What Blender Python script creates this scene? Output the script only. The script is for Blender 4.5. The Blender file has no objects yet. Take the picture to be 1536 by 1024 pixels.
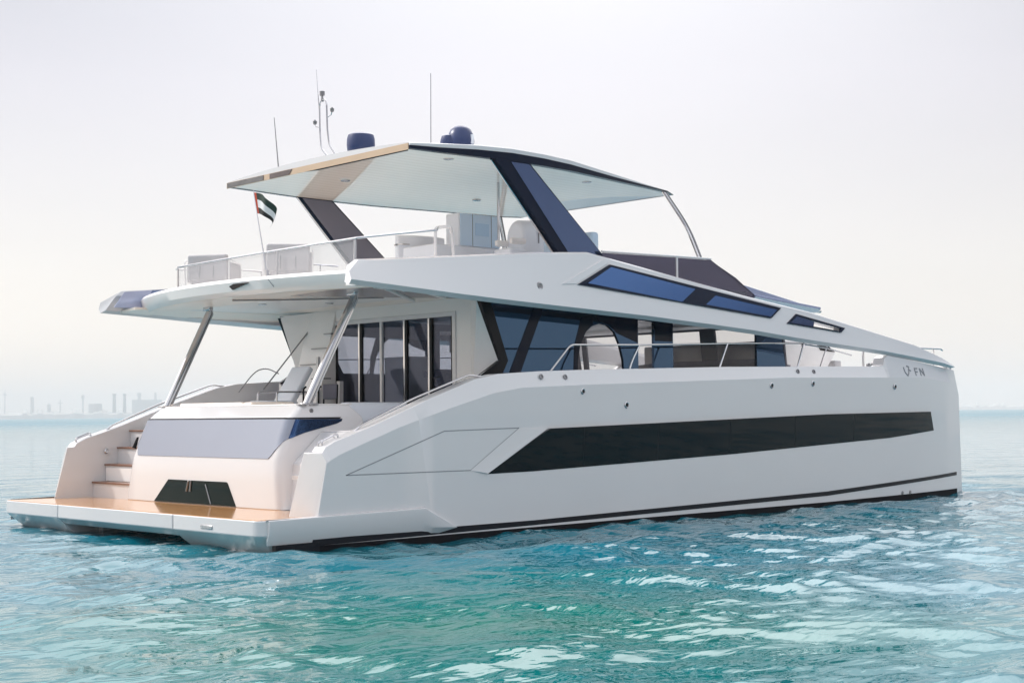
import bpy, bmesh, math, random
import numpy as np
from mathutils import Vector, Matrix
from mathutils.geometry import tessellate_polygon
R = math.radians
random.seed(7)
SC = bpy.context.scene
COL = SC.collection

# ------------------------------------------------------------------ camera
cam = bpy.data.cameras.new('camera')
cam.sensor_width = 36.0
cam.lens = 2199.0 / 1536.0 * 36.0
cam.clip_start = 0.5
cam.clip_end = 30000.0
co = bpy.data.objects.new('camera', cam)
COL.objects.link(co)
CAM = Vector((-12.282, -22.972, 2.0))
yaw, pitch, roll = R(46.701), R(2.812), R(0.56)
fw = Vector((math.cos(yaw) * math.cos(pitch), math.sin(yaw) * math.cos(pitch), math.sin(pitch)))
rt = Vector((math.sin(yaw), -math.cos(yaw), 0))
up = rt.cross(fw)
rt2 = rt * math.cos(roll) - up * math.sin(roll)
up2 = up * math.cos(roll) + rt * math.sin(roll)
m = Matrix((rt2, up2, -fw)).transposed().to_4x4()
m.translation = CAM
co.matrix_world = m
SC.camera = co
SC.render.resolution_x, SC.render.resolution_y = 1024, 682

# ------------------------------------------------------------------ light
SUN_AZ = math.atan2(0.86, -0.51)      # the sun stands behind the stern, a little to port
SUN_EL = R(40)
SC.view_settings.view_transform = 'Standard'
SC.view_settings.look = 'None'
SC.view_settings.exposure = 0.24
SC.view_settings.gamma = 1.0
SC.cycles.volume_bounces = 4
SC.cycles.max_bounces = 12
SC.cycles.diffuse_bounces = 8
w = bpy.data.worlds.new('World')
SC.world = w
w.use_nodes = True
nt = w.node_tree
nt.nodes.clear()
out = nt.nodes.new('ShaderNodeOutputWorld')
sky = nt.nodes.new('ShaderNodeTexSky')
sky.sky_type = 'NISHITA'
sky.sun_disc = False
sky.sun_elevation = SUN_EL
sky.sun_rotation = math.pi / 2 - SUN_AZ
sky.air_density = 1.0
sky.dust_density = 3.0
bg1 = nt.nodes.new('ShaderNodeBackground')
bg1.inputs[1].default_value = 0.05
nt.links.new(sky.outputs[0], bg1.inputs[0])
tc = nt.nodes.new('ShaderNodeTexCoord')
sep = nt.nodes.new('ShaderNodeSeparateXYZ')
nt.links.new(tc.outputs['Generated'], sep.inputs[0])
rmp = nt.nodes.new('ShaderNodeValToRGB')          # the milky veil of a humid sky
cr = rmp.color_ramp
cr.elements[0].position = 0.0
cr.elements[0].color = (0.78, 0.705, 0.655, 1)
cr.elements[1].position = 0.9
cr.elements[1].color = (0.8, 0.8, 0.82, 1)
e = cr.elements.new(0.22); e.color = (0.345, 0.30, 0.30, 1)
e = cr.elements.new(0.30); e.color = (0.10, 0.08, 0.08, 1)
e = cr.elements.new(0.37); e.color = (0.95, 0.93, 0.93, 1)
e = cr.elements.new(0.58); e.color = (0.98, 0.96, 0.97, 1)
e = cr.elements.new(0.76); e.color = (0.85, 0.84, 0.85, 1)
e = cr.elements.new(0.1); e.color = (0.60, 0.54, 0.505, 1)
nt.links.new(sep.outputs['Z'], rmp.inputs[0])
bg2 = nt.nodes.new('ShaderNodeBackground')
bg2.inputs[1].default_value = 1.0
nt.links.new(rmp.outputs[0], bg2.inputs[0])
# broad aureole of haze-scattered light round the sun (behind and to port of the camera's view)
dot = nt.nodes.new('ShaderNodeVectorMath'); dot.operation = 'DOT_PRODUCT'
dot.inputs[1].default_value = (math.cos(SUN_AZ) * math.cos(SUN_EL), math.sin(SUN_AZ) * math.cos(SUN_EL), math.sin(SUN_EL))
nt.links.new(tc.outputs['Generated'], dot.inputs[0])
mx0 = nt.nodes.new('ShaderNodeMath'); mx0.operation = 'MAXIMUM'; mx0.inputs[1].default_value = 0.0
nt.links.new(dot.outputs['Value'], mx0.inputs[0])
pw = nt.nodes.new('ShaderNodeMath'); pw.operation = 'POWER'; pw.inputs[1].default_value = 3.0
nt.links.new(mx0.outputs[0], pw.inputs[0])
gl = nt.nodes.new('ShaderNodeMath'); gl.operation = 'MULTIPLY'; gl.inputs[1].default_value = 0.30
nt.links.new(pw.outputs[0], gl.inputs[0])
bg3 = nt.nodes.new('ShaderNodeBackground'); bg3.inputs[0].default_value = (1.0, 0.97, 0.94, 1)
nt.links.new(gl.outputs[0], bg3.inputs[1])
# added bright sky lobe ahead of the bow, above the frame, to brighten water reflections
dt2 = nt.nodes.new('ShaderNodeVectorMath'); dt2.operation = 'DOT_PRODUCT'
dt2.inputs[1].default_value = (math.cos(R(42)) * math.cos(R(46)), math.sin(R(42)) * math.cos(R(46)), math.sin(R(46)))
nt.links.new(tc.outputs['Generated'], dt2.inputs[0])
mx2 = nt.nodes.new('ShaderNodeMath'); mx2.operation = 'MAXIMUM'; mx2.inputs[1].default_value = 0.0
nt.links.new(dt2.outputs['Value'], mx2.inputs[0])
pw2 = nt.nodes.new('ShaderNodeMath'); pw2.operation = 'POWER'; pw2.inputs[1].default_value = 13.0
nt.links.new(mx2.outputs[0], pw2.inputs[0])
gl2 = nt.nodes.new('ShaderNodeMath'); gl2.operation = 'MULTIPLY'; gl2.inputs[1].default_value = 3.7
nt.links.new(pw2.outputs[0], gl2.inputs[0])
bg4 = nt.nodes.new('ShaderNodeBackground'); bg4.inputs[0].default_value = (1.0, 0.97, 0.95, 1)
nt.links.new(gl2.outputs[0], bg4.inputs[1])
ad4 = nt.nodes.new('ShaderNodeAddShader')
nt.links.new(bg3.outputs[0], ad4.inputs[0]); nt.links.new(bg4.outputs[0], ad4.inputs[1])
# faint unevenness of the haze
nz = nt.nodes.new('ShaderNodeTexNoise'); nz.inputs['Scale'].default_value = 3.2; nz.inputs['Detail'].default_value = 5
mpz = nt.nodes.new('ShaderNodeMapping'); mpz.inputs['Scale'].default_value = (1, 1, 3.2)
nt.links.new(tc.outputs['Generated'], mpz.inputs[0]); nt.links.new(mpz.outputs[0], nz.inputs['Vector'])
mrz = nt.nodes.new('ShaderNodeMapRange'); mrz.inputs[1].default_value = 0.3; mrz.inputs[2].default_value = 0.7; mrz.inputs[3].default_value = 0.965; mrz.inputs[4].default_value = 1.035
nt.links.new(nz.outputs['Fac'], mrz.inputs[0]); nt.links.new(mrz.outputs[0], bg2.inputs[1])
ad3 = nt.nodes.new('ShaderNodeAddShader')
nt.links.new(bg2.outputs[0], ad3.inputs[0]); nt.links.new(ad4.outputs[0], ad3.inputs[1])
add = nt.nodes.new('ShaderNodeAddShader')
nt.links.new(bg1.outputs[0], add.inputs[0])
nt.links.new(ad3.outputs[0], add.inputs[1])
nt.links.new(add.outputs[0], out.inputs[0])

sl = bpy.data.lights.new('sun', 'SUN')
sl.energy = 2.0
sl.angle = R(3.0)
sl.color = (1.0, 0.96, 0.91)
so = bpy.data.objects.new('sun', sl)
COL.objects.link(so)
sd = Vector((math.cos(SUN_AZ) * math.cos(SUN_EL), math.sin(SUN_AZ) * math.cos(SUN_EL), math.sin(SUN_EL)))
so.rotation_euler = sd.to_track_quat('Z', 'Y').to_euler()
so.location = (-20, 15, 30)

# ------------------------------------------------------------------ materials
def pmat(name, col, rough=0.4, metal=0.0, spec=0.5, coat=0.0, coat_ior=1.5, mott=0.03, mscale=1.5, bump=0.0, bscale=30.0):
    M = bpy.data.materials.new(name)
    M.use_nodes = True
    t = M.node_tree
    b = t.nodes['Principled BSDF']
    b.inputs['Roughness'].default_value = rough
    b.inputs['Metallic'].default_value = metal
    b.inputs['Specular IOR Level'].default_value = spec
    b.inputs['Coat Weight'].default_value = coat
    b.inputs['Coat IOR'].default_value = coat_ior
    b.inputs['Coat Roughness'].default_value = 0.04
    b.inputs['Base Color'].default_value = (*col, 1)
    c = t.nodes.new('ShaderNodeTexCoord')
    if mott > 0:
        n = t.nodes.new('ShaderNodeTexNoise')
        n.inputs['Scale'].default_value = mscale
        n.inputs['Detail'].default_value = 5
        t.links.new(c.outputs['Object'], n.inputs['Vector'])
        mx = t.nodes.new('ShaderNodeMix'); mx.data_type = 'RGBA'
        mx.inputs[6].default_value = (*[x * (1 - mott * 1.5) for x in col], 1)
        mx.inputs[7].default_value = (*[min(1, x * (1 + mott)) for x in col], 1)
        t.links.new(n.outputs['Fac'], mx.inputs[0])
        t.links.new(mx.outputs[2], b.inputs['Base Color'])
    if bump > 0:
        n2 = t.nodes.new('ShaderNodeTexNoise')
        n2.inputs['Scale'].default_value = bscale
        n2.inputs['Detail'].default_value = 3
        t.links.new(c.outputs['Object'], n2.inputs['Vector'])
        bp = t.nodes.new('ShaderNodeBump')
        bp.inputs['Strength'].default_value = bump
        bp.inputs['Distance'].default_value = 0.01
        t.links.new(n2.outputs['Fac'], bp.inputs['Height'])
        t.links.new(bp.outputs[0], b.inputs['Normal'])
    return M

WHITE = pmat('white gelcoat', (0.67, 0.66, 0.67), 0.2, coat=0.45, mott=0.02, mscale=0.6, bump=0.12, bscale=0.9)
CREAM = pmat('cream headliner', (0.95, 0.84, 0.74), 0.30, coat=0.3, mott=0.03, mscale=3)
WARMW = pmat('off white moulding', (0.88, 0.855, 0.84), 0.35, coat=0.4, mott=0.02)
PLANK = pmat('pale planked headliner', (0.96, 0.83, 0.70), 0.25, coat=0.8, coat_ior=2.0, mott=0.03)
NAVY = pmat('navy gloss trim', (0.005, 0.010, 0.028), 0.12, spec=0.10, mott=0)
BLACK = pmat('black trim', (0.004, 0.004, 0.007), 0.3, spec=0.15, mott=0)
COATED = pmat('navy mirror panel', (0.07, 0.10, 0.19), 0.06, metal=0.85, mott=0.05)
BLUEG = pmat('blue mirror glass', (0.05, 0.105, 0.24), 0.03, metal=0.92, mott=0.02)
TEALG = pmat('dark mirror glass', (0.04, 0.08, 0.145), 0.02, metal=0.9, mott=0.03)
HULLG = pmat('black hull glass', (0.0006, 0.003, 0.005), 0.02, spec=0.20, mott=0.3, mscale=0.45)  # mottle stands in for water reflections in the glass
VENTG = pmat('black vent glass', (0.002, 0.010, 0.010), 0.04, spec=0.10, mott=0.3, mscale=2)
GREYG = pmat('silver mirror glass', (0.27, 0.295, 0.36), 0.22, metal=0.2, spec=0.3, mott=0.02)
STEEL = pmat('polished steel', (0.56, 0.56, 0.58), 0.12, metal=1.0, mott=0.05, mscale=8)
DSTEEL = pmat('dark grey steel', (0.25, 0.25, 0.26), 0.3, metal=1.0, mott=0.05)  # darker, rougher steel than the polished one
GREY = pmat('grey fabric cover', (0.50, 0.49, 0.50), 0.8, mott=0.08, mscale=4, bump=0.4, bscale=9)
LWHITE = pmat('white upholstery', (0.82, 0.86, 0.93), 0.55, mott=0.04, bump=0.2, bscale=8)
LBLUE = pmat('pale blue panel', (0.60, 0.76, 0.93), 0.3, mott=0.02)
LBLUE2 = pmat('pale blue inset', (0.46, 0.66, 0.87), 0.3, mott=0.02)
DOME = pmat('navy dome plastic', (0.022, 0.04, 0.125), 0.35, mott=0.04)
TAUPE = pmat('taupe overhead panel', (0.33, 0.29, 0.28), 0.25, mott=0.06, mscale=6)
SEAM = pmat('grey groove line', (0.26, 0.265, 0.28), 0.6, mott=0)  # flat grey for groove, seam and edge lines
DGREY = pmat('dark grey interior', (0.15, 0.148, 0.19), 0.5, mott=0.05)
TAN = pmat('tan edge reflection', (0.56, 0.40, 0.27), 0.12, coat=0.4, mott=0.10, mscale=1.2)
BROWN = pmat('brown edge reflection', (0.10, 0.07, 0.07), 0.12, spec=0.6, mott=0.5, mscale=2.5)
GEDGE = pmat('grey edge reflection', (0.16, 0.15, 0.15), 0.12, spec=0.4, mott=0.5, mscale=3)
ANTIF = pmat('black antifouling', (0.004, 0.004, 0.007), 0.7, spec=0.1, mott=0.2)
BOOT = pmat('black boot stripe', (0.005, 0.006, 0.011), 0.3, spec=0.15, mott=0)
GREEN = pmat('flag green', (0.006, 0.028, 0.02), 0.7, mott=0)
RED = pmat('flag red', (0.55, 0.06, 0.02), 0.7, mott=0)
FWHITE = pmat('flag white', (0.75, 0.75, 0.75), 0.7, mott=0)
FBLACK = pmat('flag black', (0.006, 0.006, 0.008), 0.7, mott=0)
LETTER = pmat('grey lettering', (0.20, 0.21, 0.23), 0.4, mott=0)
LAND = pmat('distant land', (0.52, 0.50, 0.48), 0.9, mott=0.3, mscale=0.02)
CONC = pmat('distant concrete', (0.48, 0.46, 0.45), 0.9, mott=0.15, mscale=0.05)
DCONC = pmat('distant dark steel', (0.16, 0.15, 0.16), 0.8, mott=0.1, mscale=0.05)

def teak():
    M = pmat('teak', (0.60, 0.33, 0.14), 0.14, spec=0.5, coat=0.45, mott=0.12, mscale=2.0)
    t = M.node_tree; b = t.nodes['Principled BSDF']
    c = t.nodes.new('ShaderNodeTexCoord')
    mp = t.nodes.new('ShaderNodeMapping')
    mp.inputs['Scale'].default_value = (14.0, 1.0, 1.0)
    n = t.nodes.new('ShaderNodeTexNoise'); n.inputs['Scale'].default_value = 1.6; n.inputs['Detail'].default_value = 6
    t.links.new(c.outputs['Object'], mp.inputs[0]); t.links.new(mp.outputs[0], n.inputs['Vector'])
    wv = t.nodes.new('ShaderNodeTexWave'); wv.wave_type = 'BANDS'; wv.bands_direction = 'X'
    wv.inputs['Scale'].default_value = 2.6
    t.links.new(c.outputs['Object'], wv.inputs['Vector'])
    rp = t.nodes.new('ShaderNodeValToRGB')
    rp.color_ramp.elements[0].position = 0.0; rp.color_ramp.elements[0].color = (0.35, 0.35, 0.35, 1)
    rp.color_ramp.elements[1].position = 0.11; rp.color_ramp.elements[1].color = (1, 1, 1, 1)
    t.links.new(wv.outputs['Fac'], rp.inputs[0])
    r2 = t.nodes.new('ShaderNodeValToRGB')
    r2.color_ramp.elements[0].position = 0.3; r2.color_ramp.elements[0].color = (0.55, 0.23, 0.06, 1)
    r2.color_ramp.elements[1].position = 0.75; r2.color_ramp.elements[1].color = (0.86, 0.46, 0.17, 1)
    t.links.new(n.outputs['Fac'], r2.inputs[0])
    mx = t.nodes.new('ShaderNodeMix'); mx.data_type = 'RGBA'; mx.blend_type = 'MULTIPLY'; mx.inputs[0].default_value = 1
    t.links.new(r2.outputs[0], mx.inputs[6]); t.links.new(rp.outputs[0], mx.inputs[7])
    t.links.new(mx.outputs[2], b.inputs['Base Color'])
    return M
TEAK = teak()
PLANKT = PLANK.node_tree
_wv = PLANKT.nodes.new('ShaderNodeTexWave'); _wv.bands_direction = 'Y'; _wv.inputs['Scale'].default_value = 1.3; _wv.inputs['Distortion'].default_value = 0.6; _wv.inputs['Detail'].default_value = 3
_tc = PLANKT.nodes.new('ShaderNodeTexCoord'); PLANKT.links.new(_tc.outputs['Object'], _wv.inputs['Vector'])
_bp = PLANKT.nodes.new('ShaderNodeBump'); _bp.inputs['Strength'].default_value = 0.12; _bp.inputs['Distance'].default_value = 0.02
PLANKT.links.new(_wv.outputs['Fac'], _bp.inputs['Height']); PLANKT.links.new(_bp.outputs[0], PLANKT.nodes['Principled BSDF'].inputs['Normal'])

def glass(name, tint, trans, rough=0.01, body=(0.02, 0.025, 0.05), metal=0.0):
    M = bpy.data.materials.new(name); M.use_nodes = True
    t = M.node_tree; t.nodes.clear()
    o = t.nodes.new('ShaderNodeOutputMaterial')
    tr = t.nodes.new('ShaderNodeBsdfTransparent'); tr.inputs[0].default_value = (*tint, 1)
    pb = t.nodes.new('ShaderNodeBsdfPrincipled')
    pb.inputs['Base Color'].default_value = (*body, 1); pb.inputs['Roughness'].default_value = rough
    pb.inputs['Specular IOR Level'].default_value = 0.8
    pb.inputs['Metallic'].default_value = metal
    mx = t.nodes.new('ShaderNodeMixShader'); mx.inputs[0].default_value = 1 - trans
    t.links.new(tr.outputs[0], mx.inputs[1]); t.links.new(pb.outputs[0], mx.inputs[2])
    t.links.new(mx.outputs[0], o.inputs[0])
    return M
CLEARG = glass('clear cabin glass', (0.96, 0.95, 0.95), 0.86, body=(0.2, 0.18, 0.2))
DOORG = glass('tinted door glass', (0.80, 0.83, 0.90), 0.78, body=(0.11, 0.125, 0.175), metal=0.9)
SMOKE = glass('smoked screen glass', (0.35, 0.33, 0.45), 0.20, rough=0.03, body=(0.085, 0.08, 0.125), metal=0.8)
NAVYF = pmat('navy upholstery', (0.035, 0.045, 0.10), 0.7, mott=0.1, mscale=6)
BROWG = pmat('pale blue mirror glass', (0.20, 0.24, 0.38), 0.06, metal=0.8, mott=0.04)
DTEAK = pmat('dark teak edge', (0.22, 0.11, 0.07), 0.35, mott=0.2, mscale=5)
FROST = glass('clear balustrade glass', (0.97, 0.97, 0.97), 0.80, rough=0.2, body=(0.62, 0.62, 0.65))

# ------------------------------------------------------------------ mesh helpers
def finish(name, bm, mat, parent=None, bevel=0.0, seg=2, ang=32, recalc=True, loc=None):
    bmesh.ops.remove_doubles(bm, verts=bm.verts, dist=1e-5)
    if recalc:
        bmesh.ops.recalc_face_normals(bm, faces=bm.faces)
    for f in bm.faces: f.smooth = True
    for ed in bm.edges:
        if len(ed.link_faces) == 2:
            ed.smooth = ed.calc_face_angle(0) < R(ang)
    me = bpy.data.meshes.new(name)
    bm.to_mesh(me); bm.free()
    for mm in (mat if isinstance(mat, (list, tuple)) else [mat]): me.materials.append(mm)
    o = bpy.data.objects.new(name, me)
    COL.objects.link(o)
    if parent is not None: o.parent = parent
    if bevel > 0:
        b = o.modifiers.new('bevel', 'BEVEL'); b.width = bevel; b.segments = seg; b.limit_method = 'ANGLE'; b.angle_limit = R(30)
    return o

def mirror(bm):
    b2 = bm.copy()
    for v in b2.verts: v.co.y = -v.co.y
    bmesh.ops.reverse_faces(b2, faces=b2.faces)
    return b2

def both(name, bm, mat, parent, **k):
    b2 = mirror(bm)
    a = finish(name, bm, mat, parent, **k)
    c = finish(name, b2, mat, parent, **k)
    return a, c

def prism(bm, outer, thick, holes=()):
    """outer / holes: lists of 3-D points in one plane; thick: offset vector."""
    loops = [[Vector(p) for p in outer]] + [[Vector(p) for p in h] for h in holes]
    flat = [p for l in loops for p in l]
    tris = tessellate_polygon(loops)
    T = Vector(thick)
    a = [bm.verts.new(p) for p in flat]
    b = [bm.verts.new(p + T) for p in flat]
    if holes:
        for t in tris:
            try:
                bm.faces.new([a[i] for i in t]); bm.faces.new([b[i] for i in reversed(t)])
            except ValueError: pass
    else:
        bm.faces.new(a); bm.faces.new(b[::-1])
    k = 0
    for l in loops:
        n = len(l)
        for i in range(n):
            j = (i + 1) % n
            bm.faces.new([a[k + i], a[k + j], b[k + j], b[k + i]])
        k += n
    return bm

def PR(outer, thick, holes=()):
    return prism(bmesh.new(), outer, thick, holes)

def loft(bm, secs, closed=True, caps=True):
    rows = [[bm.verts.new(p) for p in s] for s in secs]
    n = len(rows[0])
    for a, b in zip(rows, rows[1:]):
        for i in range(n if closed else n - 1):
            j = (i + 1) % n
            try: bm.faces.new([a[i], a[j], b[j], b[i]])
            except ValueError: pass
    if caps and closed:
        for r in (rows[0], rows[-1]):
            try: bm.faces.new(r)
            except ValueError: pass
    return bm

def box(bm, c, s, rot=None):
    M = Matrix.Translation(Vector(c))
    if rot is not None: M = M @ rot.to_4x4()
    M = M @ Matrix.Diagonal((s[0], s[1], s[2], 1))
    bmesh.ops.create_cube(bm, size=1.0, matrix=M)
    return bm
def BX(c, s, rot=None): return box(bmesh.new(), c, s, rot)
def BB(x0, x1, y0, y1, z0, z1): return BX(((x0 + x1) / 2, (y0 + y1) / 2, (z0 + z1) / 2), (x1 - x0, y1 - y0, z1 - z0))

def tube(bm, pts, r, n=10, r2=None):
    pts = [Vector(p) for p in pts]
    N = len(pts); secs = []
    prev = None
    for i, p in enumerate(pts):
        d = (pts[min(i + 1, N - 1)] - pts[max(i - 1, 0)]).normalized()
        u = prev - d * prev.dot(d) if prev is not None else d.orthogonal()
        u.normalize(); v = d.cross(u); prev = u
        rr = r if r2 is None else r + (r2 - r) * i / (N - 1)
        secs.append([p + (u * math.cos(2 * math.pi * k / n) + v * math.sin(2 * math.pi * k / n)) * rr for k in range(n)])
    return loft(bm, secs)
def TB(pts, r, n=10, r2=None): return tube(bmesh.new(), pts, r, n, r2)

def smoothpath(pts, rad=0.12, n=5):
    pts = [Vector(p) for p in pts]; o = [pts[0]]
    for a, b, c in zip(pts, pts[1:], pts[2:]):
        d1 = min(rad, (a - b).length * .45); d2 = min(rad, (c - b).length * .45)
        p = b + (a - b).normalized() * d1; q = b + (c - b).normalized() * d2
        for k in range(n + 1):
            t = k / n
            o.append(p * (1 - t) ** 2 + b * 2 * t * (1 - t) + q * t * t)
    o.append(pts[-1]); return o

def lathe(bm, prof, c, axis=(0, 0, 1), n=28):
    c = Vector(c); A = Vector(axis).normalized(); u = A.orthogonal().normalized(); v = A.cross(u)
    secs = [[c + A * h + (u * math.cos(2 * math.pi * k / n) + v * math.sin(2 * math.pi * k / n)) * max(r, 1e-4) for k in range(n)] for r, h in prof]
    return loft(bm, secs)
def LT(prof, c, axis=(0, 0, 1), n=28): return lathe(bmesh.new(), prof, c, axis, n)

def ip(x, tab):
    return float(np.interp(x, [t[0] for t in tab], [t[1] for t in tab]))

def thing(name, label, cat, loc=(0, 0, 0), group=None):
    o = bpy.data.objects.new(name, None); COL.objects.link(o)
    o.location = loc; o['label'] = label; o['category'] = cat
    o.empty_display_size = 0.5
    if group: o['group'] = group
    return o

# ------------------------------------------------------------------ water
def make_water():
    n = 760
    u = np.linspace(-1, 1, n)
    def warp(u, s0, tot):
        k = 9.2
        a = np.abs(u)
        core = a * s0
        return np.sign(u) * (core + (tot - s0) * (np.exp(k * np.maximum(a - 0.62, 0) / 0.38) - 1) / (np.exp(k) - 1))
    X = 4.0 + warp(u, 26.0, 9000.0)
    Y = -8.0 + warp(u, 22.0, 9000.0)
    gx, gy = np.meshgrid(X, Y, indexing='ij')
    dxs = np.gradient(X); dys = np.gradient(Y)
    sp = np.maximum(dxs[:, None], dys[None, :])
    z = np.zeros_like(gx)
    rng = np.random.RandomState(3)
    px = gx.copy(); py = gy.copy()
    # slow domain wobble keeps crests short and irregular
    px += 0.35 * np.sin(gy * 0.9 + 1.3) + 0.22 * np.sin(gx * 1.7 + gy * 0.8)
    py += 0.35 * np.sin(gx * 0.8 + 0.4) + 0.22 * np.sin(gy * 1.9 - gx * 0.7)
    # choppier water alongside the hull, calmer water further off
    dx_ = np.maximum(np.maximum(1.5 - gx, gx - 19.0), 0); dy_ = np.maximum(np.abs(gy + 6.5) - 1.5, 0)
    chop = 0.80 + 0.28 * np.exp(-(dx_ ** 2 + dy_ ** 2) / 5.5 ** 2)
    main = R(58)
    for i in range(64):
        lam = 0.34 * (5.2 / 0.34) ** rng.rand()
        th = main + rng.normal(0, 0.75)
        k = 2 * math.pi / lam
        slope = 0.037 * (0.75 + 0.5 * rng.rand()) * (1.0 if lam < 2 else 0.6)
        amp = slope / k
        ph = rng.rand() * 6.283
        fade = np.clip(lam / (sp * 2.6) - 1.0, 0, 1)
        s = np.sin(k * (px * math.cos(th) + py * math.sin(th)) + ph)
        env = 0.65 + 0.35 * np.sin(gx * rng.normal(0, .35) + gy * rng.normal(0, .35) + rng.rand() * 6.28)
        z += fade * amp * env * (s + 0.45 * (s * s - .5))
    z *= chop
    z -= 0.065
    verts = np.stack([gx, gy, z], -1).reshape(-1, 3)
    idx = np.arange(n * n).reshape(n, n)
    q = np.stack([idx[:-1, :-1], idx[1:, :-1], idx[1:, 1:], idx[:-1, 1:]], -1).reshape(-1, 4)
    me = bpy.data.meshes.new('sea_water')
    me.vertices.add(n * n); me.vertices.foreach_set('co', verts.astype(np.float32).ravel())
    me.loops.add(q.size); me.loops.foreach_set('vertex_index', q.astype(np.int32).ravel())
    me.polygons.add(len(q)); me.polygons.foreach_set('loop_start', (np.arange(len(q)) * 4).astype(np.int32))
    me.polygons.foreach_set('use_smooth', np.ones(len(q), bool))
    me.update(calc_edges=True); me.validate()
    o = bpy.data.objects.new('sea_water', me); COL.objects.link(o)
    o['kind'] = 'structure'
    M = bpy.data.materials.new('turquoise sea'); M.use_nodes = True
    t = M.node_tree; b = t.nodes['Principled BSDF']
    b.inputs['IOR'].default_value = 1.38
    b.inputs['Roughness'].default_value = 0.02
    b.inputs['Specular IOR Level'].default_value = 0.5
    c = t.nodes.new('ShaderNodeTexCoord')
    n1 = t.nodes.new('ShaderNodeTexNoise'); n1.inputs['Scale'].default_value = 0.11; n1.inputs['Detail'].default_value = 3
    t.links.new(c.outputs['Object'], n1.inputs['Vector'])
    # green of sunlit water, painted as a soft patch south of the boat
    vd = t.nodes.new('ShaderNodeVectorMath'); vd.operation = 'DISTANCE'; vd.inputs[1].default_value = (-2.6, -12.4, 0)
    t.links.new(c.outputs['Object'], vd.inputs[0])
    mr = t.nodes.new('ShaderNodeMapRange'); mr.inputs[1].default_value = 6.4; mr.inputs[2].default_value = 0.5
    t.links.new(vd.outputs['Value'], mr.inputs[0])
    ad = t.nodes.new('ShaderNodeMath'); ad.operation = 'MULTIPLY_ADD'
    ad.inputs[1].default_value = 0.9; ad.inputs[2].default_value = -0.45
    t.links.new(n1.outputs['Fac'], ad.inputs[0])
    ad2 = t.nodes.new('ShaderNodeMath'); ad2.operation = 'ADD'; ad2.use_clamp = True
    t.links.new(mr.outputs[0], ad2.inputs[0]); t.links.new(ad.outputs[0], ad2.inputs[1])
    mx = t.nodes.new('ShaderNodeMix'); mx.data_type = 'RGBA'
    mx.inputs[6].default_value = (0.001, 0.128, 0.182, 1)
    mx.inputs[7].default_value = (0.003, 0.145, 0.105, 1)
    t.links.new(ad2.outputs[0], mx.inputs[0]); t.links.new(mx.outputs[2], b.inputs['Base Color'])
    def mth(op, a_, b_=None, clamp=False):
        q_ = t.nodes.new('ShaderNodeMath'); q_.operation = op; q_.use_clamp = clamp
        for k_i, v_ in enumerate((a_, b_)):
            if v_ is None: continue
            if isinstance(v_, (int, float)): q_.inputs[k_i].default_value = v_
            else: t.links.new(v_, q_.inputs[k_i])
        return q_.outputs[0]
    sx = t.nodes.new('ShaderNodeSeparateXYZ'); t.links.new(c.outputs['Object'], sx.inputs[0])
    dh = mth('MAXIMUM', mth('SUBTRACT', mth('ABSOLUTE', sx.outputs['Y']), 4.40), mth('MULTIPLY', sx.outputs['X'], -1.0))
    dh = mth('MAXIMUM', dh, mth('SUBTRACT', sx.outputs['X'], 20.6))
    near = mth('SUBTRACT', 1.0, mth('DIVIDE', dh, 0.30), True)
    nf = t.nodes.new('ShaderNodeTexNoise'); nf.inputs['Scale'].default_value = 3.5; nf.inputs['Detail'].default_value = 7
    t.links.new(c.outputs['Object'], nf.inputs['Vector'])
    fo = mth('MULTIPLY', mth('SUBTRACT', mth('ADD', nf.outputs['Fac'], mth('MULTIPLY', near, 0.14)), 0.71), 9.0, True)
    fo = mth('MULTIPLY', fo, mth('MULTIPLY', near, 2.0, True))
    mf = t.nodes.new('ShaderNodeMix'); mf.data_type = 'RGBA'; mf.inputs[7].default_value = (0.72, 0.76, 0.76, 1)
    t.links.new(fo, mf.inputs[0]); t.links.new(mx.outputs[2], mf.inputs[6]); t.links.new(mf.outputs[2], b.inputs['Base Color'])
    mp = t.nodes.new('ShaderNodeMapping'); mp.inputs['Rotation'].default_value = (0, 0, R(28)); mp.inputs['Scale'].default_value = (1.0, 2.0, 1.0)
    t.links.new(c.outputs['Object'], mp.inputs[0])
    ln = t.nodes.new('ShaderNodeVectorMath'); ln.operation = 'LENGTH'
    t.links.new(c.outputs['Object'], ln.inputs[0])
    rr = t.nodes.new('ShaderNodeMapRange'); rr.inputs[1].default_value = 40; rr.inputs[2].default_value = 500; rr.inputs[3].default_value = .02; rr.inputs[4].default_value = .32
    t.links.new(ln.outputs['Value'], rr.inputs[0]); t.links.new(rr.outputs[0], b.inputs['Roughness'])
    n2 = t.nodes.new('ShaderNodeTexNoise'); n2.inputs['Scale'].default_value = 2.6; n2.inputs['Detail'].default_value = 2; n2.inputs['Distortion'].default_value = 0.6
    t.links.new(mp.outputs[0], n2.inputs['Vector'])
    n3 = t.nodes.new('ShaderNodeTexNoise'); n3.inputs['Scale'].default_value = 0.35; n3.inputs['Detail'].default_value = 4
    t.links.new(mp.outputs[0], n3.inputs['Vector'])
    b1 = t.nodes.new('ShaderNodeBump'); b1.inputs['Strength'].default_value = 1.0; b1.inputs['Distance'].default_value = 0.018
    t.links.new(n2.outputs['Fac'], b1.inputs['Height'])
    b2 = t.nodes.new('ShaderNodeBump'); b2.inputs['Strength'].default_value = 0.6; b2.inputs['Distance'].default_value = 0.3
    t.links.new(n3.outputs['Fac'], b2.inputs['Height']); t.links.new(b2.outputs[0], b1.inputs['Normal'])
    t.links.new(b1.outputs[0], b.inputs['Normal'])
    me.materials.append(M)
    return o
make_water()

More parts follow.
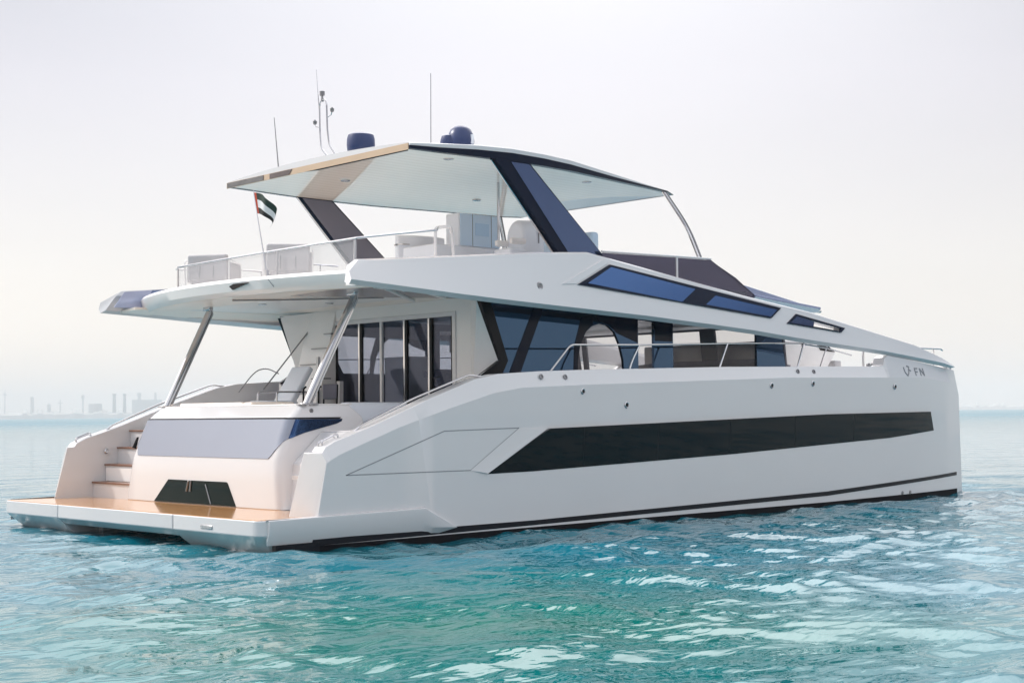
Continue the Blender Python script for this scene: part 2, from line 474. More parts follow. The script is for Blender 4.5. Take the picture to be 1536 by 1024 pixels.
# ------------------------------------------------------------------ the yacht
Y = thing('catamaran_yacht', 'large white power catamaran yacht with blue windows moored in turquoise water', 'yacht', (0, 0, 0))

def yo(x): return -4.4 + (0.26 * ((x - 14.5) / 6.2) ** 4 if x > 14.5 else 0.0)
ZB = [(1.87, 4.1), (2.87, 4.05), (4.51, 3.96), (5.91, 3.9), (8.88, 3.79), (12.04, 3.63), (14.08, 3.47), (17.13, 3.28), (20.01, 3.03), (20.4, 2.99)]
ZT = [(1.87, 4.50), (2.25, 4.54), (4.11, 4.72), (6.18, 4.92), (7.62, 5.02), (8.02, 4.97), (10.01, 4.71), (12.3, 4.41), (14.46, 4.17), (15.64, 3.99), (18.64, 3.54), (19.73, 3.27), (20.26, 3.08), (20.4, 3.0)]
def wyt(x): return ip(x, [(2, -3.95), (8, -3.98), (20.3, -4.22)])
def wyb(x): return ip(x, [(2, -4.22), (12, -4.25), (17, -4.3), (20.3, -4.27)])
def wy(x, z):
    zb, zt = ip(x, ZB), ip(x, ZT)
    s = min(1, max(0, (z - zb) / max(zt - zb, .05)))
    return wyb(x) * (1 - s) + wyt(x) * s
HT = [(0.83, 0.5), (1.12, 1.43), (1.3, 1.52), (1.52, 1.6), (2.12, 1.78), (2.87, 2.05), (3.44, 2.26), (4.03, 2.45), (4.46, 2.59), (5.0, 2.69), (6.0, 2.75), (7.1, 2.79), (11.4, 2.91), (16.95, 3.0), (17.08, 3.03), (17.16, 3.2), (17.3, 3.255), (20.0, 3.015), (20.4, 2.97)]
def zk(x): return ip(x, [(0.9, 1.2), (1.27, 1.30), (1.67, 1.45), (2.71, 1.80), (3.75, 2.09), (4.77, 2.35), (5.45, 2.45), (7, 2.51), (13.2, 2.70), (17, 2.74), (18.7, 2.75), (20.4, 2.62)])

# hull ------------------------------------------------------------
def hull_bm():
    bm = bmesh.new(); secs = []
    xs = [0.83, 1.12, 1.27, 1.5, 1.9, 2.3, 2.71, 3.1, 3.44, 3.75, 4.03, 4.46, 4.77, 5.0, 5.45, 6, 7.1, 9, 11.4, 13.2, 14.5, 15.2, 15.8, 16.4, 16.95, 17.08, 17.16, 17.3, 17.7, 18.1, 18.5, 18.9, 19.3, 19.7, 20.1, 20.4]
    for i, x in enumerate(xs):
        y = yo(x); zt = ip(x, HT); k = min(zk(x), zt - 0.1)
        fl = max(0.6, min(zt - 0.55, 2.1)) if x > 1.9 else 0.40
        inn = ip(x, [(0, -2.0), (14, -2.0), (19, -3.4), (20.4, -4.0)])
        if x >= 17.1: fl = min(zt - .1, 2.6)
        pts = [(x, inn, -0.6), (x, y + 0.25, -0.6), (x, y, -0.1), (x, y, k), (x, y + 0.13, zt), (x, y + 0.42, zt), (x, y + 0.44, fl), (x, inn, fl)]
        if i == 0:      # raked after end of the bulwark with a chamfered outer edge
            pts = [(0.83, -2.0, -0.6), (0.86, -4.15, -0.6), (0.97, -4.4, -0.1), (1.25, -4.4, 1.28), (1.24, -4.28, 1.41), (1.11, -3.98, 1.42), (0.83, -3.96, 0.40), (0.83, -2.0, 0.39)]
        elif x < 1.5:
            xx = x + ip(x, [(1.12, .14), (1.3, .03), (1.5, 0)])
            pts = [(xx, p[1], p[2]) for p in pts]
        if x >= 20.35:  # plumb stem with a rolled top
            pts = [(20.62, -4.06, -0.6), (20.66, -4.1, -0.6), (20.68, -4.14, -0.1), (20.62, -4.14, 2.35), (20.38, -4.16, 2.96), (20.36, -3.95, 2.96), (20.38, -3.95, 2.6), (20.62, -4.05, 2.3)]
        secs.append(pts)
    loft(bm, secs)
    return bm
hulls = both('hull', hull_bm(), WHITE, Y, bevel=0.02, ang=9)
hull, hull_p = hulls

def hull_strip(lo, hi, x0, x1, off, n=40, tilt=0.0):
    bm = bmesh.new(); xs = sorted(set(list(np.linspace(x0, x1, n)) + [t[0] for t in lo + hi if x0 <= t[0] <= x1]))
    secs = []
    for x in xs:
        a, b = ip(x, lo), ip(x, hi)
        b = max(b, a + 0.003)
        y = yo(x)
        secs.append([(x, y + .02, a), (x, y - off, a), (x, y - off - tilt * (b - a), b), (x, y + .02, b)])
    return loft(bm, secs)

SB_HI = [(0.2, .09), (3.98, .13), (5.69, .13), (14.55, .25), (20.35, .475)]
SB_LO = [(0.2, .0), (1.0, .0), (5.69, .045), (14.55, .155), (20.35, .395)]
for h, mir in ((hull, False), (hull_p, True)):
    f = (lambda b: mirror(b)) if mir else (lambda b: b)
    def add_(name, bm, mat, **k):
        return finish(name, f(bm), mat, h, **k)
    add_('boot_stripe', hull_strip(SB_LO, SB_HI, 0.98, 20.33, 0.005), BOOT)
    add_('antifouling_band', hull_strip([(0, -.55), (21, -.55)], [(0.9, .0), (5.69, .012), (14.5, .02), (20.35, .07)], 0.98, 20.33, 0.006), ANTIF)
    wlo = [(4.63, .975), (5.7, .985), (11.34, 1.14), (17.09, 1.36), (19.11, 1.5)]
    whi = [(4.63, .985), (6.08, 1.73), (14.6, 1.92), (18.92, 1.95), (19.11, 1.51)]
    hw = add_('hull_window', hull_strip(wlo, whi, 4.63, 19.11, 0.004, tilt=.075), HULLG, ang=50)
    # fine glazing joints
    for jx in (6.95, 9.0, 11.2, 13.4, 15.6):
        jb = hull_strip([(jx, ip(jx, wlo) + .02), (jx + .02, ip(jx, wlo) + .02)], [(jx, ip(jx, whi) - .02), (jx + .02, ip(jx, whi) - .02)], jx, jx + .012, 0.007, n=2, tilt=.075)
        finish('glazing_joint', f(jb), BLACK, hw)
    # light lip between the fold-out panel and the window
    lip = bmesh.new()
    q = [(4.23, -4.402, 1.05), (5.37, -4.402, 1.745), (6.02, -4.432, 1.72), (4.60, -4.432, 0.985)]
    qb = [(p[0], -4.38, p[2]) for p in q]
    loft(lip, [q, qb])
    add_('window_surround', lip, WHITE)
    pan = [(1.62, 1.06), (3.65, 1.72), (5.37, 1.75), (4.23, 1.05)]
    gv = bmesh.new()
    for (a, b) in zip(pan, pan[1:] + pan[:1]):
        d = Vector((b[0] - a[0], 0, b[1] - a[1])).normalized(); nn = Vector((-d.z, 0, d.x)) * 0.008
        A, B = Vector((a[0], -4.402, a[1])), Vector((b[0], -4.402, b[1]))
        prism(gv, [A - nn, B - nn, B + nn, A + nn], (0, 0.02, 0))
    add_('balcony_panel_groove', gv, SEAM)
    # fairing of the swim platform along the hull
    fr = bmesh.new()
    T = [(0.15, .43), (3.19, .47), (3.88, .12), (3.34, .15), (3.14, .235), (0.15, .245)]
    top = [fr.verts.new((x, -4.46, z)) for x, z in T]
    bas = [fr.verts.new((x, -4.38, z + dz)) for (x, z), dz in zip(T, (.012, .02, -.01, -.14, -.2, -.19))]
    fr.faces.new(top)
    for i in range(6):
        fr.faces.new([top[i], top[(i + 1) % 6], bas[(i + 1) % 6], bas[i]])
    add_('platform_fairing', fr, WHITE, bevel=.006)
    for (x, z, r) in ((6.98, 2.39, .055), (8.15, 2.14, .06), (12.65, 2.53, .06), (14.12, 2.58, .06), (17.34, 2.53, .06)):
        g = add_('drain_fitting', LT([(r, 0), (r, .012), (r * .82, .024), (r * .6, .02)], (x, -4.398, z), (0, -1, 0), 20), STEEL)
        finish('drain_opening', f(LT([(r * .62, 0), (r * .6, .0225), (0, .0225)], (x, -4.399, z), (0, -1, 0), 16)), BLACK, g)
    for (x, z) in ((5.98, 2.65), (6.59, 2.65), (13.67, 2.84), (14.25, 2.84)):
        g = add_('fairlead', LT([(.05, 0), (.05, .012), (.03, .012), (.028, .002), (0, .002)], (x, yo(x) + 0.062, z), (0, -1, .25), 18), DSTEEL)
    for x in (17.58, 17.92):
        add_('skin_fitting', LT([(.045, 0), (.04, .012), (0, .012)], (x, yo(x) - .001, .085), (0, -1, 0), 14), DSTEEL)
    # bulwark rail from amidships to the bow opening
    zr = lambda x: ip(x, [(6.95, 3.25), (8.7, 3.29), (11.4, 3.385), (14.1, 3.47), (14.9, 3.44)])
    rp = [(6.42, -4.13, 2.76), (6.95, -4.13, 3.25), (8.7, -4.13, 3.29), (10, -4.13, 3.335), (11.4, -4.13, 3.385), (12.8, -4.12, 3.43), (14.1, -4.1, 3.46), (15.2, -4.05, 3.38), (16.2, -4.0, 3.25)]
    rl = add_('side_rail', TB(smoothpath(rp, .1), .019), STEEL)
    for x in (8.85, 11.55, 14.2):
        finish('rail_post', f(TB(smoothpath([(x - .32, -4.13, 2.78), (x - .22, -4.13, 3.0), (x, -4.13, zr(x))], .15), .022)), STEEL, rl)
    # sloping handrail over the stern bulwark
    hr = [(1.98, -4.12, 1.72), (2.12, -4.12, 1.83), (3.2, -4.12, 2.26), (4.45, -4.12, 2.67), (4.75, -4.12, 2.64)]
    add_('stern_handrail', TB(smoothpath(hr, .1), .018), STEEL)
    # mooring cleat on the bulwark
    cl = bmesh.new()
    tube(cl, smoothpath([(1.36, -4.12, 1.5), (1.36, -4.12, 1.60), (1.66, -4.12, 1.71), (1.68, -4.12, 1.62)], .05), .016)
    tube(cl, smoothpath([(1.34, -4.05, 1.5), (1.34, -4.05, 1.58), (1.62, -4.05, 1.68), (1.68, -4.05, 1.60)], .05), .012)
    add_('mooring_cleat', cl, STEEL)
    lp = add_('bulwark_fitting', LT([(.05, 0), (.05, .015), (.035, .03), (.02, .03)], (1.93, -3.955, 1.33), (0, 1, 0), 16), STEEL)

# maker's mark by the bow: a pointed shield and two letters (starboard side)
def strokes(segs, wd, y):
    bm = bmesh.new()
    for a, b in segs:
        A, B = Vector((a[0], y(a[0]), a[1])), Vector((b[0], y(b[0]), b[1]))
        d = (B - A).normalized(); nn = Vector((-d.z, 0, d.x)) * wd
        prism(bm, [A - nn, B - nn, B + nn, A + nn], (0, 0.02, 0))
    return bm
def ylean(z0):
    return lambda x: yo(x) + 0.012
mk = [((17.86, 2.995), (17.89, 2.86)), ((17.89, 2.86), (17.97, 2.79)), ((17.97, 2.79), (18.05, 2.86)), ((18.05, 2.86), (18.07, 2.95)), ((18.02, 3.02), (18.12, 3.0)), ((18.12, 3.0), (18.07, 2.93)), ((18.07, 2.93), (18.16, 2.91))]
def lean_strokes(segs, wd):
    bm = bmesh.new()
    for a, b in segs:
        P = []
        for (x, z) in (a, b):
            s = (z - 2.745) / (ip(x, HT) - 2.745)
            P.append(Vector((x, yo(x) + .13 * s - 0.008, z)))
        d = (P[1] - P[0]).normalized(); nn = d.cross(Vector((0, 1, 0))).normalized() * wd
        prism(bm, [P[0] - nn, P[1] - nn, P[1] + nn, P[0] + nn], (0, 0.012, 0))
    return bm
finish('shield_mark', lean_strokes(mk, .015), LETTER, hull)
ff = [((18.36, 2.80), (18.36, 2.98)), ((18.36, 2.97), (18.5, 2.97)), ((18.36, 2.89), (18.47, 2.89))]
nn_ = [((18.6, 2.80), (18.6, 2.98)), ((18.6, 2.97), (18.76, 2.82)), ((18.76, 2.80), (18.76, 2.98))]
finish('letter', lean_strokes(ff, .016), LETTER, hull)
finish('letter', lean_strokes(nn_, .016), LETTER, hull)

# centre body, decks ------------------------------------------------
finish('bridge_deck', PR([(1.9, -3.9, .75), (18.5, -3.9, .75), (19.3, -3.9, 1.3), (19.3, -3.9, 2.55), (15.2, -3.9, 2.55), (15.0, -3.9, 2.1), (6.0, -3.9, 2.1), (5.95, -3.9, 1.74), (2.62, -3.9, 1.74), (2.62, -3.9, 1.2), (1.9, -3.9, 1.0)], (0, 7.8, 0)), WARMW, Y)

# swim platform ------------------------------------------------------
plat = bpy.data.objects.new('swim_platform', None); COL.objects.link(plat); plat.parent = Y
def plat_sec(y0, y1, r0, r1, z0, foot):
    """one platform section in plan, radius r at its two after corners"""
    def outl(inset, xi):
        p = []
        a0, a1 = y0 + (inset if r0 > .05 else 0), y1 - (inset if r1 > .05 else 0)
        p.append((1.95, a0))
        for k in range(7):
            t = math.pi / 2 * k / 6
            p.append((xi + r0 - r0 * math.sin(t), a0 + r0 - r0 * math.cos(t)))
        for k in range(7):
            t = math.pi / 2 * k / 6
            p.append((xi + r1 - r1 * math.cos(t), a1 - r1 + r1 * math.sin(t)))
        p.append((1.95, a1))
        return p
    bm = bmesh.new()
    secs = [[(x, y, .43) for x, y in outl(0, 0)], [(x, y, .2) for x, y in outl(0, 0.0)], [(x, y, z0) for x, y in outl(.10, .16)]]
    if foot: secs.append([(x, y, -.4) for x, y in outl(.14, .75)])
    loft(bm, secs)
    return bm
finish('platform_section', plat_sec(-4.42, -1.93, .22, .02, .05, True), WHITE, plat, bevel=.012)
finish('platform_section', plat_sec(-1.905, 2.10, .02, .02, .08, False), WHITE, plat, bevel=.012)
finish('platform_section', plat_sec(2.125, 4.42, .02, .22, .05, True), WHITE, plat, bevel=.012)
finish('teak_deck', PR([(.05, -4.30, .432), (1.64, -4.30, .432), (1.64, 4.30, .432), (.05, 4.30, .432)], (0, 0, .006)), TEAK, plat)
finish('platform_boot_stripe', PR([(.30, -4.31, -.4), (.30, -4.31, .055), (1.1, -4.31, .06), (1.1, -4.31, -.4)], (0, -.097, 0)), BOOT, plat)
finish('platform_cleat', BX((-.004, -2.95, .28), (.02, .34, .06)), STEEL, plat, bevel=.008)
finish('teak_edge_strip', BB(.12, .97, -4.425, -4.405, .425, .445), SEAM, plat)

# steps --------------------------------------------------------------
for s in (1,):
    st = bpy.data.objects.new('stern_stairs', None); COL.objects.link(st); st.parent = Y
    for k, (x0, zt) in enumerate(((1.65, .74), (1.92, 1.08), (2.19, 1.41), (2.46, 1.745))):
        finish('riser', BB(x0, x0 + .31, min(s * 2.3, s * 3.96), max(s * 2.3, s * 3.96), .38, zt - .035), WHITE, st)
        finish('tread', BB(x0 - .03, x0 + .27, min(s * 2.3, s * 3.957), max(s * 2.3, s * 3.957), zt - .034, zt), DTEAK, st, bevel=.006)

# transom pod ----------------------------------------------------------
PROF = [(1.60, .435, 2.60), (1.62, .9, 2.53), (1.66, 1.27, 2.47), (1.93, 1.94, 2.42), (2.0, 2.0, 2.41), (2.21, 2.18, 2.37)]
def pod_bm():
    bm = bmesh.new()
    secs = []
    for x, z, hw in PROF:
        row = []
        r = .16
        xe = ip(z, [(.4, 3.62), (1.7, 3.62), (1.9, 3.5), (2.05, 3.38), (2.18, 3.2)])
        pts = [(xe, -hw)]
        for k in range(6):
            t = math.pi / 2 * k / 5
            pts.append((x + r - r * math.sin(t), -hw + r - r * math.cos(t)))
        for k in range(9):
            yy = -hw + r + (2 * hw - 2 * r) * (k + .5) / 9
            pts.append((x - .03 * (1 - (yy / hw) ** 2), yy))
        for k in range(6):
            t = math.pi / 2 * k / 5
            pts.append((x + r - r * math.cos(t), hw - r + r * math.sin(t)))
        pts.append((xe, hw))
        secs.append([(a, b, z) for a, b in pts])
    loft(bm, secs)
    return bm
pod = finish('transom_pod', pod_bm(), WHITE, Y, bevel=.015, ang=28)
def prof(z):
    return float(np.interp(z, [p[1] for p in PROF], [p[0] for p in PROF])), float(np.interp(z, [p[1] for p in PROF], [p[2] for p in PROF]))
def pod_surf(y, z, off):
    """point on the after face / its rounded corners / the side face, pushed out by off; y beyond the corner runs along the side"""
    x, hw = prof(z); r = .16
    arc = r * math.pi / 2
    ay = abs(y); sg = 1 if y > 0 else -1
    flat = hw - r
    if ay <= flat:
        return Vector((x - .03 * (1 - (ay / hw) ** 2) - off, y, z + off * .3))
    a = ay - flat
    if a <= arc:
        t = a / r
        c = Vector((x + r, sg * (hw - r), z))
        return c + Vector((-math.cos(t), sg * math.sin(t), .25)) * 1.0 * (r + off) - Vector((0, 0, .25)) * (r + off)
    return Vector((x + r + a - arc, sg * (hw + off), z))
def pod_patch(lo, hi, y0, y1, off, n=60, m_=5):
    bm = bmesh.new(); rows = []
    for y in np.linspace(y0, y1, n):
        a, b = ip(y, lo), ip(y, hi)
        rows.append([bm.verts.new(pod_surf(y, a + (b - a) * k / m_, off)) for k in range(m_ + 1)])
    for r0, r1 in zip(rows, rows[1:]):
        for k in range(m_):
            bm.faces.new([r0[k], r1[k], r1[k + 1], r0[k + 1]])
    bmesh.ops.recalc_face_normals(bm, faces=bm.faces)
    g = bmesh.ops.extrude_face_region(bm, geom=bm.faces[:])
    for v in [v for v in g['geom'] if isinstance(v, bmesh.types.BMVert)]:
        v.co.x += .02
    return bm
# mirror-finish window band: wraps the corners and runs out to a point along the sides
gh = [(-3.62, 1.94), (-3.5, 1.94), (3.5, 1.94), (3.62, 1.94)]
glo = [(-3.42, 1.90), (-3.34, 1.86), (-2.72, 1.71), (-2.42, 1.60), (-2.2, 1.28), (2.2, 1.28), (2.42, 1.6), (2.72, 1.71), (3.34, 1.86), (3.42, 1.90)]
wnd = finish('garage_window', pod_patch(glo, gh, -2.46, 2.46, .012, n=90), GREYG, pod, ang=40)
finish('side_glass', pod_patch(glo, gh, -3.42, -2.465, .012, n=30), BLUEG, wnd, ang=40)  # bluer tint puts the shaded look of the pod's side into the glass colour
finish('side_glass', pod_patch(glo, gh, 2.465, 3.42, .012, n=30), BLUEG, wnd, ang=40)
finish('window_top_seam', pod_patch([(-3.4, 1.945), (3.4, 1.945)], [(-3.4, 1.968), (3.4, 1.968)], -3.36, 3.36, .013, n=110, m_=1), BLACK, pod)
finish('side_grille', PR([(1.70, 2.485, 1.42), (1.80, 2.485, 1.62), (1.84, 2.485, 1.62), (1.78, 2.485, 1.40)], (0, .02, 0)), BLACK, pod)
# dark mirror inlet at the foot of the pod
inl = finish('garage_vent', pod_patch([(-1.31, .448), (1.43, .448)], [(-1.31, .455), (-1.02, .86), (.95, .86), (1.43, .455)], -1.31, 1.43, .012, n=80), VENTG, pod, ang=40)
finish('vent_reflection', TB([pod_surf(-.55, .46, .02), pod_surf(-.35, .80, .02)], .012), DSTEEL, inl)  # these bars imitate reflections in the dark glass
finish('vent_reflection', TB([pod_surf(.28, .66, .02), pod_surf(.22, .85, .02)], .02), DSTEEL, inl)
finish('vent_reflection', TB([pod_surf(.16, .66, .02), pod_surf(.14, .85, .02)], .02), DSTEEL, inl)
finish('pod_shoulder', PR([(1.80, -3.955, .40), (1.95, -3.955, 1.2), (2.55, -3.955, 1.73), (3.6, -3.955, 1.73), (3.6, -3.955, .4)], (0, 1.5, 0)), WHITE, pod, bevel=.03)
finish('pod_light', LT([(.04, 0), (.04, .012), (0, .012)], pod_surf(-2.62, 2.08, -.005), (0, -1, 0), 14), DSTEEL, pod)
finish('step_light', BX(pod_surf(-3.0, .78, .0), (.16, .02, .04)), DSTEEL, pod, bevel=.006)
finish('coaming_cap', BB(2.24, 3.3, -2.34, 2.34, 2.178, 2.20), WARMW, pod, bevel=.01)

# overhang struts -----------------------------------------------------------
def strut(s):
    bm = bmesh.new()
    path = [(2.34, 2.32, 2.16), (2.6, 2.33, 2.66), (2.95, 2.35, 3.33), (3.26, 2.37, 3.92), (3.33, 2.37, 4.06), (3.30, 2.37, 4.22)]
    secs = []
    for i, p in enumerate(path):
        p = Vector((p[0], s * p[1], p[2]))
        a, b = (.075, .05)
        d = Vector((.47, 0, .88))
        u = Vector((.88, 0, -.47)); v = Vector((0, 1, 0))
        secs.append([p + u * a * cx + v * b * cy for cx, cy in ((-1, -.5), (-.5, -1), (.2, -1), (.3, -.7), (.4, -1), (.8, -1), (1, -.5), (1, .5), (.8, 1), (-.5, 1), (-1, .5))])
    loft(bm, secs)
    return bm
for s in (1, -1):
    so_ = finish('overhang_strut', strut(s), STEEL, Y, ang=50)
    finish('strut_base', BX((2.36, s * 2.32, 2.197), (.34, .2, .03)), STEEL, so_, bevel=.01)
    finish('strut_bracket', BX((3.29, s * 2.37, 4.16), (.10, .24, .12)), STEEL, so_, bevel=.02)

# flybridge deck slab with curved after lip --------------------------------------
def lipx(y): return 1.82 + .055 * y * y
bm = bmesh.new(); secs = []
for y in np.linspace(-4.0, 4.0, 33):
    L = lipx(y)
    secs.append([(L + .5, y, 4.17), (L + .14, y, 4.13), (L + .03, y, 4.20), (L - .02, y, 4.36), (L + .03, y, 4.42), (L + .22, y, 4.44), (L + .3, y, 4.37), (6.2, y, 4.37), (6.2, y, 4.19)])
loft(bm, secs)
fly = finish('flybridge_deck', bm, WARMW, Y, ang=40)
bm = bmesh.new()
loft(bm, [[(x, yy * (1 if x < 10 else .9), zz) for yy, zz in ((-3.85, z0), (3.85, z0), (3.85, z1), (-3.85, z1))] for x, z0, z1, s in ((6.2, 4.19, 4.37, 1), (8.5, 4.14, 4.37, 1), (11.5, 4.10, 4.3, 1), (13.5, 4.05, 4.2, 1), (15.2, 3.97, 4.08, 1))])
finish('cabin_roof', bm, WARMW, Y)
# cream soffit: the after headliner and its sides sloping down to the wings
bm = bmesh.new()
ys = np.linspace(-3.55, 3.55, 15)
g = []
for y in ys:
    L = lipx(y)
    g.append([(L + .16, y, 4.128), (L + .6, y, 4.165), (4.2, y, 4.185), (5.94, y, 4.185)])
loft(bm, g, closed=False)
ge = bmesh.ops.extrude_face_region(bm, geom=bm.faces[:])
for v in [v for v in ge['geom'] if isinstance(v, bmesh.types.BMVert)]: v.co.z += .012
finish('headliner', bm, CREAM, fly)
for s in (1, -1):
    bm = bmesh.new()
    xs = [2.3, 3.0, 4, 5, 6, 7.5, 9, 11, 13, 15]
    loft(bm, [[(x, s * 3.5, ip(x, [(2, 4.13), (3, 4.17), (6, 4.18), (8.5, 4.13), (11.5, 4.08), (15, 3.94)])), (x, s * (-wyb(x) - .08), ip(x, ZB) + .035), (x, s * (-wyb(x) - .08), ip(x, ZB) + .07), (x, s * 3.5, ip(x, [(2, 4.2), (6, 4.2), (8.5, 4.15), (11.5, 4.10), (15, 3.97)]))] for x in xs])
    finish('side_soffit', bm, CREAM if s > 0 else WARMW, fly)
# taupe panel laid over the starboard headliner, with ribs
def tz(x, y):
    return ip(abs(y), [(3.5, 4.178), (4.1, 4.178 - (4.178 - (ip(x, ZB) + .035)) * .85)]) - .012
tp = bmesh.new()
def tpp(x, y): return Vector((x, y, tz(x, y)))
rows = []
for t in np.linspace(0, 1, 14):
    x0 = 3.0 + t * 2.85; x1 = 2.55 + t * 1.45
    row = []
    for k in range(9):
        u = k / 8
        y = -.9 - t * 1.4 + u * (-4.08 + .9 + t * 1.4)
        x = x0 + (x1 - x0) * u
        row.append(tp.verts.new(tpp(x, y)))
    rows.append(row)
for a, b in zip(rows, rows[1:]):
    for k in range(8): tp.faces.new([a[k], b[k], b[k + 1], a[k + 1]])
ge = bmesh.ops.extrude_face_region(tp, geom=tp.faces[:])
for v in [v for v in ge['geom'] if isinstance(v, bmesh.types.BMVert)]: v.co.z += .008
tpo = finish('overhead_panel', tp, TAUPE, fly)
for (p, q) in (((2.55, -3.95), (5.4, -1.5)), ((3.1, -4.02), (5.4, -2.4))):
    pts = [tpp(p[0] + (q[0] - p[0]) * t, p[1] + (q[1] - p[1]) * t) - Vector((0, 0, .015)) for t in np.linspace(0, 1, 10)]
    finish('overhead_rib', TB(pts, .03), WARMW, tpo)
finish('overhead_seam', TB(smoothpath([(2.6, .4, 4.15), (3.4, -.2, 4.16), (4.3, -1.2, 4.168), (4.6, -1.6, 4.168)], .4), .014), DSTEEL, fly)
for (x, y) in ((3.72, 1.1), (4.6, .1)):
    finish('soffit_light', LT([(.085, 0), (.085, -.02), (.06, -.026), (0, -.026)], (x, y, 4.18), n=18), STEEL, fly)
finish('lip_vent', PR([(1.845, -.62, 4.335), (1.845, -1.25, 4.325), (1.845, -.78, 4.23)], (.12, 0, 0)), BLACK, fly)
finish('lip_seam', TB([(lipx(1.72) - .018, -1.72, 4.36), (lipx(1.8) + .02, -1.82, 4.22)], .008, 6), SEAM, fly)

# wings: the long fascias sweeping to the bow ------------------------------------
def wing_bm():
    bm = bmesh.new(); secs = []
    xs = [1.87, 2.6, 3.4, 4.2, 5.2, 6.2, 7.0, 7.62, 8.02, 9, 10, 11, 12.3, 13.4, 14.46, 15.64, 17.13, 18, 18.64, 19.3, 19.73, 20.1, 20.24]
    for i, x in enumerate(xs):
        zb, zt = ip(x, ZB), ip(x, ZT); yb, yt = wyb(x), wyt(x)
        h = zt - zb; k = min(.07, h * .3)
        def yz(z): return yb + (yt - yb) * (z - zb) / h
        innb = min(.36, .12 + h * .3)
        th = ip(x, [(1.9, .10), (3.5, .12), (6, .24), (12.5, .24), (13.5, .10), (20, .10)])
        pts = [(yb + .10, zb), (yb, zb + k), (yz(zt - h * .15), zt - h * .15), (yz(zt - min(.03, h * .1)), zt - min(.03, h * .1)), (yt + .05, zt), (yt + th, zt), (yt + th + .04, zt - h * .2), (yb + min(innb, th + .14), zb + k)]
        if i == 0:
            secs.append([(1.90, -4.12, 4.1), (1.88, -4.21, 4.17), (1.90, -4.13, 4.31), (2.22, -3.96, 4.53), (2.24, -3.90, 4.54), (2.22, -3.86, 4.54), (2.10, -3.80, 4.44), (1.96, -3.92, 4.15)])
        else:
            secs.append([(x, a, b) for a, b in pts])
    loft(bm, secs)
    return bm
wings = []
def make_wing(bm, name='wing_fascia'):
    o = finish(name, bm, WHITE, Y, ang=26)
    return o
wb = wing_bm(); wb2 = mirror(wb)
for v in wb2.verts:      # the port tip ends in a thin blade
    if v.co.x < 2.3:
        v.co.y = 4.2 - (4.2 - v.co.y) * .45 if v.co.z < 4.4 else max(v.co.y, 3.90)
for b_, sg in ((wb, -1), (wb2, 1)):
    o = make_wing(b_)
    # cut the open end of the third light right through the fascia
    hole = [(14.47, 3.835), (14.53, 3.945), (15.52, 3.825), (15.45, 3.765)]
    cb = bmesh.new(); prism(cb, [(x, sg * 5.0, z) for x, z in hole], (0, -sg * 2.0, 0))
    bmesh.ops.recalc_face_normals(cb, faces=cb.faces)
    cme = bpy.data.meshes.new('cut'); cb.to_mesh(cme); cb.free()
    cobj = bpy.data.objects.new('cut', cme); COL.objects.link(cobj)
    md = o.modifiers.new('cut', 'BOOLEAN'); md.object = cobj; md.operation = 'DIFFERENCE'; md.solver = 'EXACT'
    dg = bpy.context.evaluated_depsgraph_get()
    nm = bpy.data.meshes.new_from_object(o.evaluated_get(dg), depsgraph=dg)
    o.modifiers.clear(); old = o.data; o.data = nm; bpy.data.meshes.remove(old); nm.name = 'wing_fascia'
    bpy.data.objects.remove(cobj)
    wings.append(o)

def wpatch(poly, off, sg, thick=.03, holes=(), sub=10):
    """flat-ish plate following the wing face: polygon in (x, z)"""
    def P(x, z): return Vector((x, (wy(x, z) - off) * -sg, z))
    def dens(l):
        o_ = []
        for a, b in zip(l, l[1:] + l[:1]):
            for k in range(sub): o_.append((a[0] + (b[0] - a[0]) * k / sub, a[1] + (b[1] - a[1]) * k / sub))
        return o_
    return prism(bmesh.new(), [P(*p) for p in dens(list(poly))], (0, sg * -thick, 0), [[P(*p) for p in dens(list(h))] for h in holes])
for o, sg in zip(wings, (-1, 1)):
    fr1 = [(7.15, 4.37), (8.13, 4.81), (13.4, 4.2), (12.96, 3.96)]
    hole1 = [(7.42, 4.41), (8.17, 4.77), (10.61, 4.47), (10.1, 4.18)]
    hole2 = [(10.83, 4.16), (11.22, 4.37), (13.26, 4.16), (12.97, 3.995)]
    def wp(name, poly, off, mat, par, th=.03, holes=()):
        return finish(name, wpatch(poly, off, sg, th, holes), mat, par)
    f1 = wp('wing_window', fr1, .032, NAVY, o, .05, (hole1, hole2))
    wp('pane', hole1, .022, BLUEG, f1)
    wp('pane', hole2, .022, BLUEG, f1)
    fr2 = [(13.5, 3.87), (13.91, 4.09), (15.69, 3.84), (15.49, 3.735)]
    hole3 = [(13.64, 3.893), (13.93, 4.045), (15.52, 3.825), (15.45, 3.765)]
    f2 = wp('wing_window', fr2, .032, NAVY, o, .05, (hole3,))
    wp('pane', [(13.64, 3.893), (13.93, 4.045), (14.53, 3.945), (14.47, 3.835)], .022, COATED, f2)
    lt = finish('wing_light', LT([(.085, 0), (.085, .015), (.06, .035), (.05, .03), (0, .03)], (6.17, sg * 4.12, 4.28), (0, sg, .1), 18), DSTEEL, o)
    # bevelled facet at the head of the wing window
    wp('window_bevel', [(6.74, 4.355), (7.98, 4.90), (8.10, 4.84), (7.12, 4.385)], .022, WHITE, o, .04)

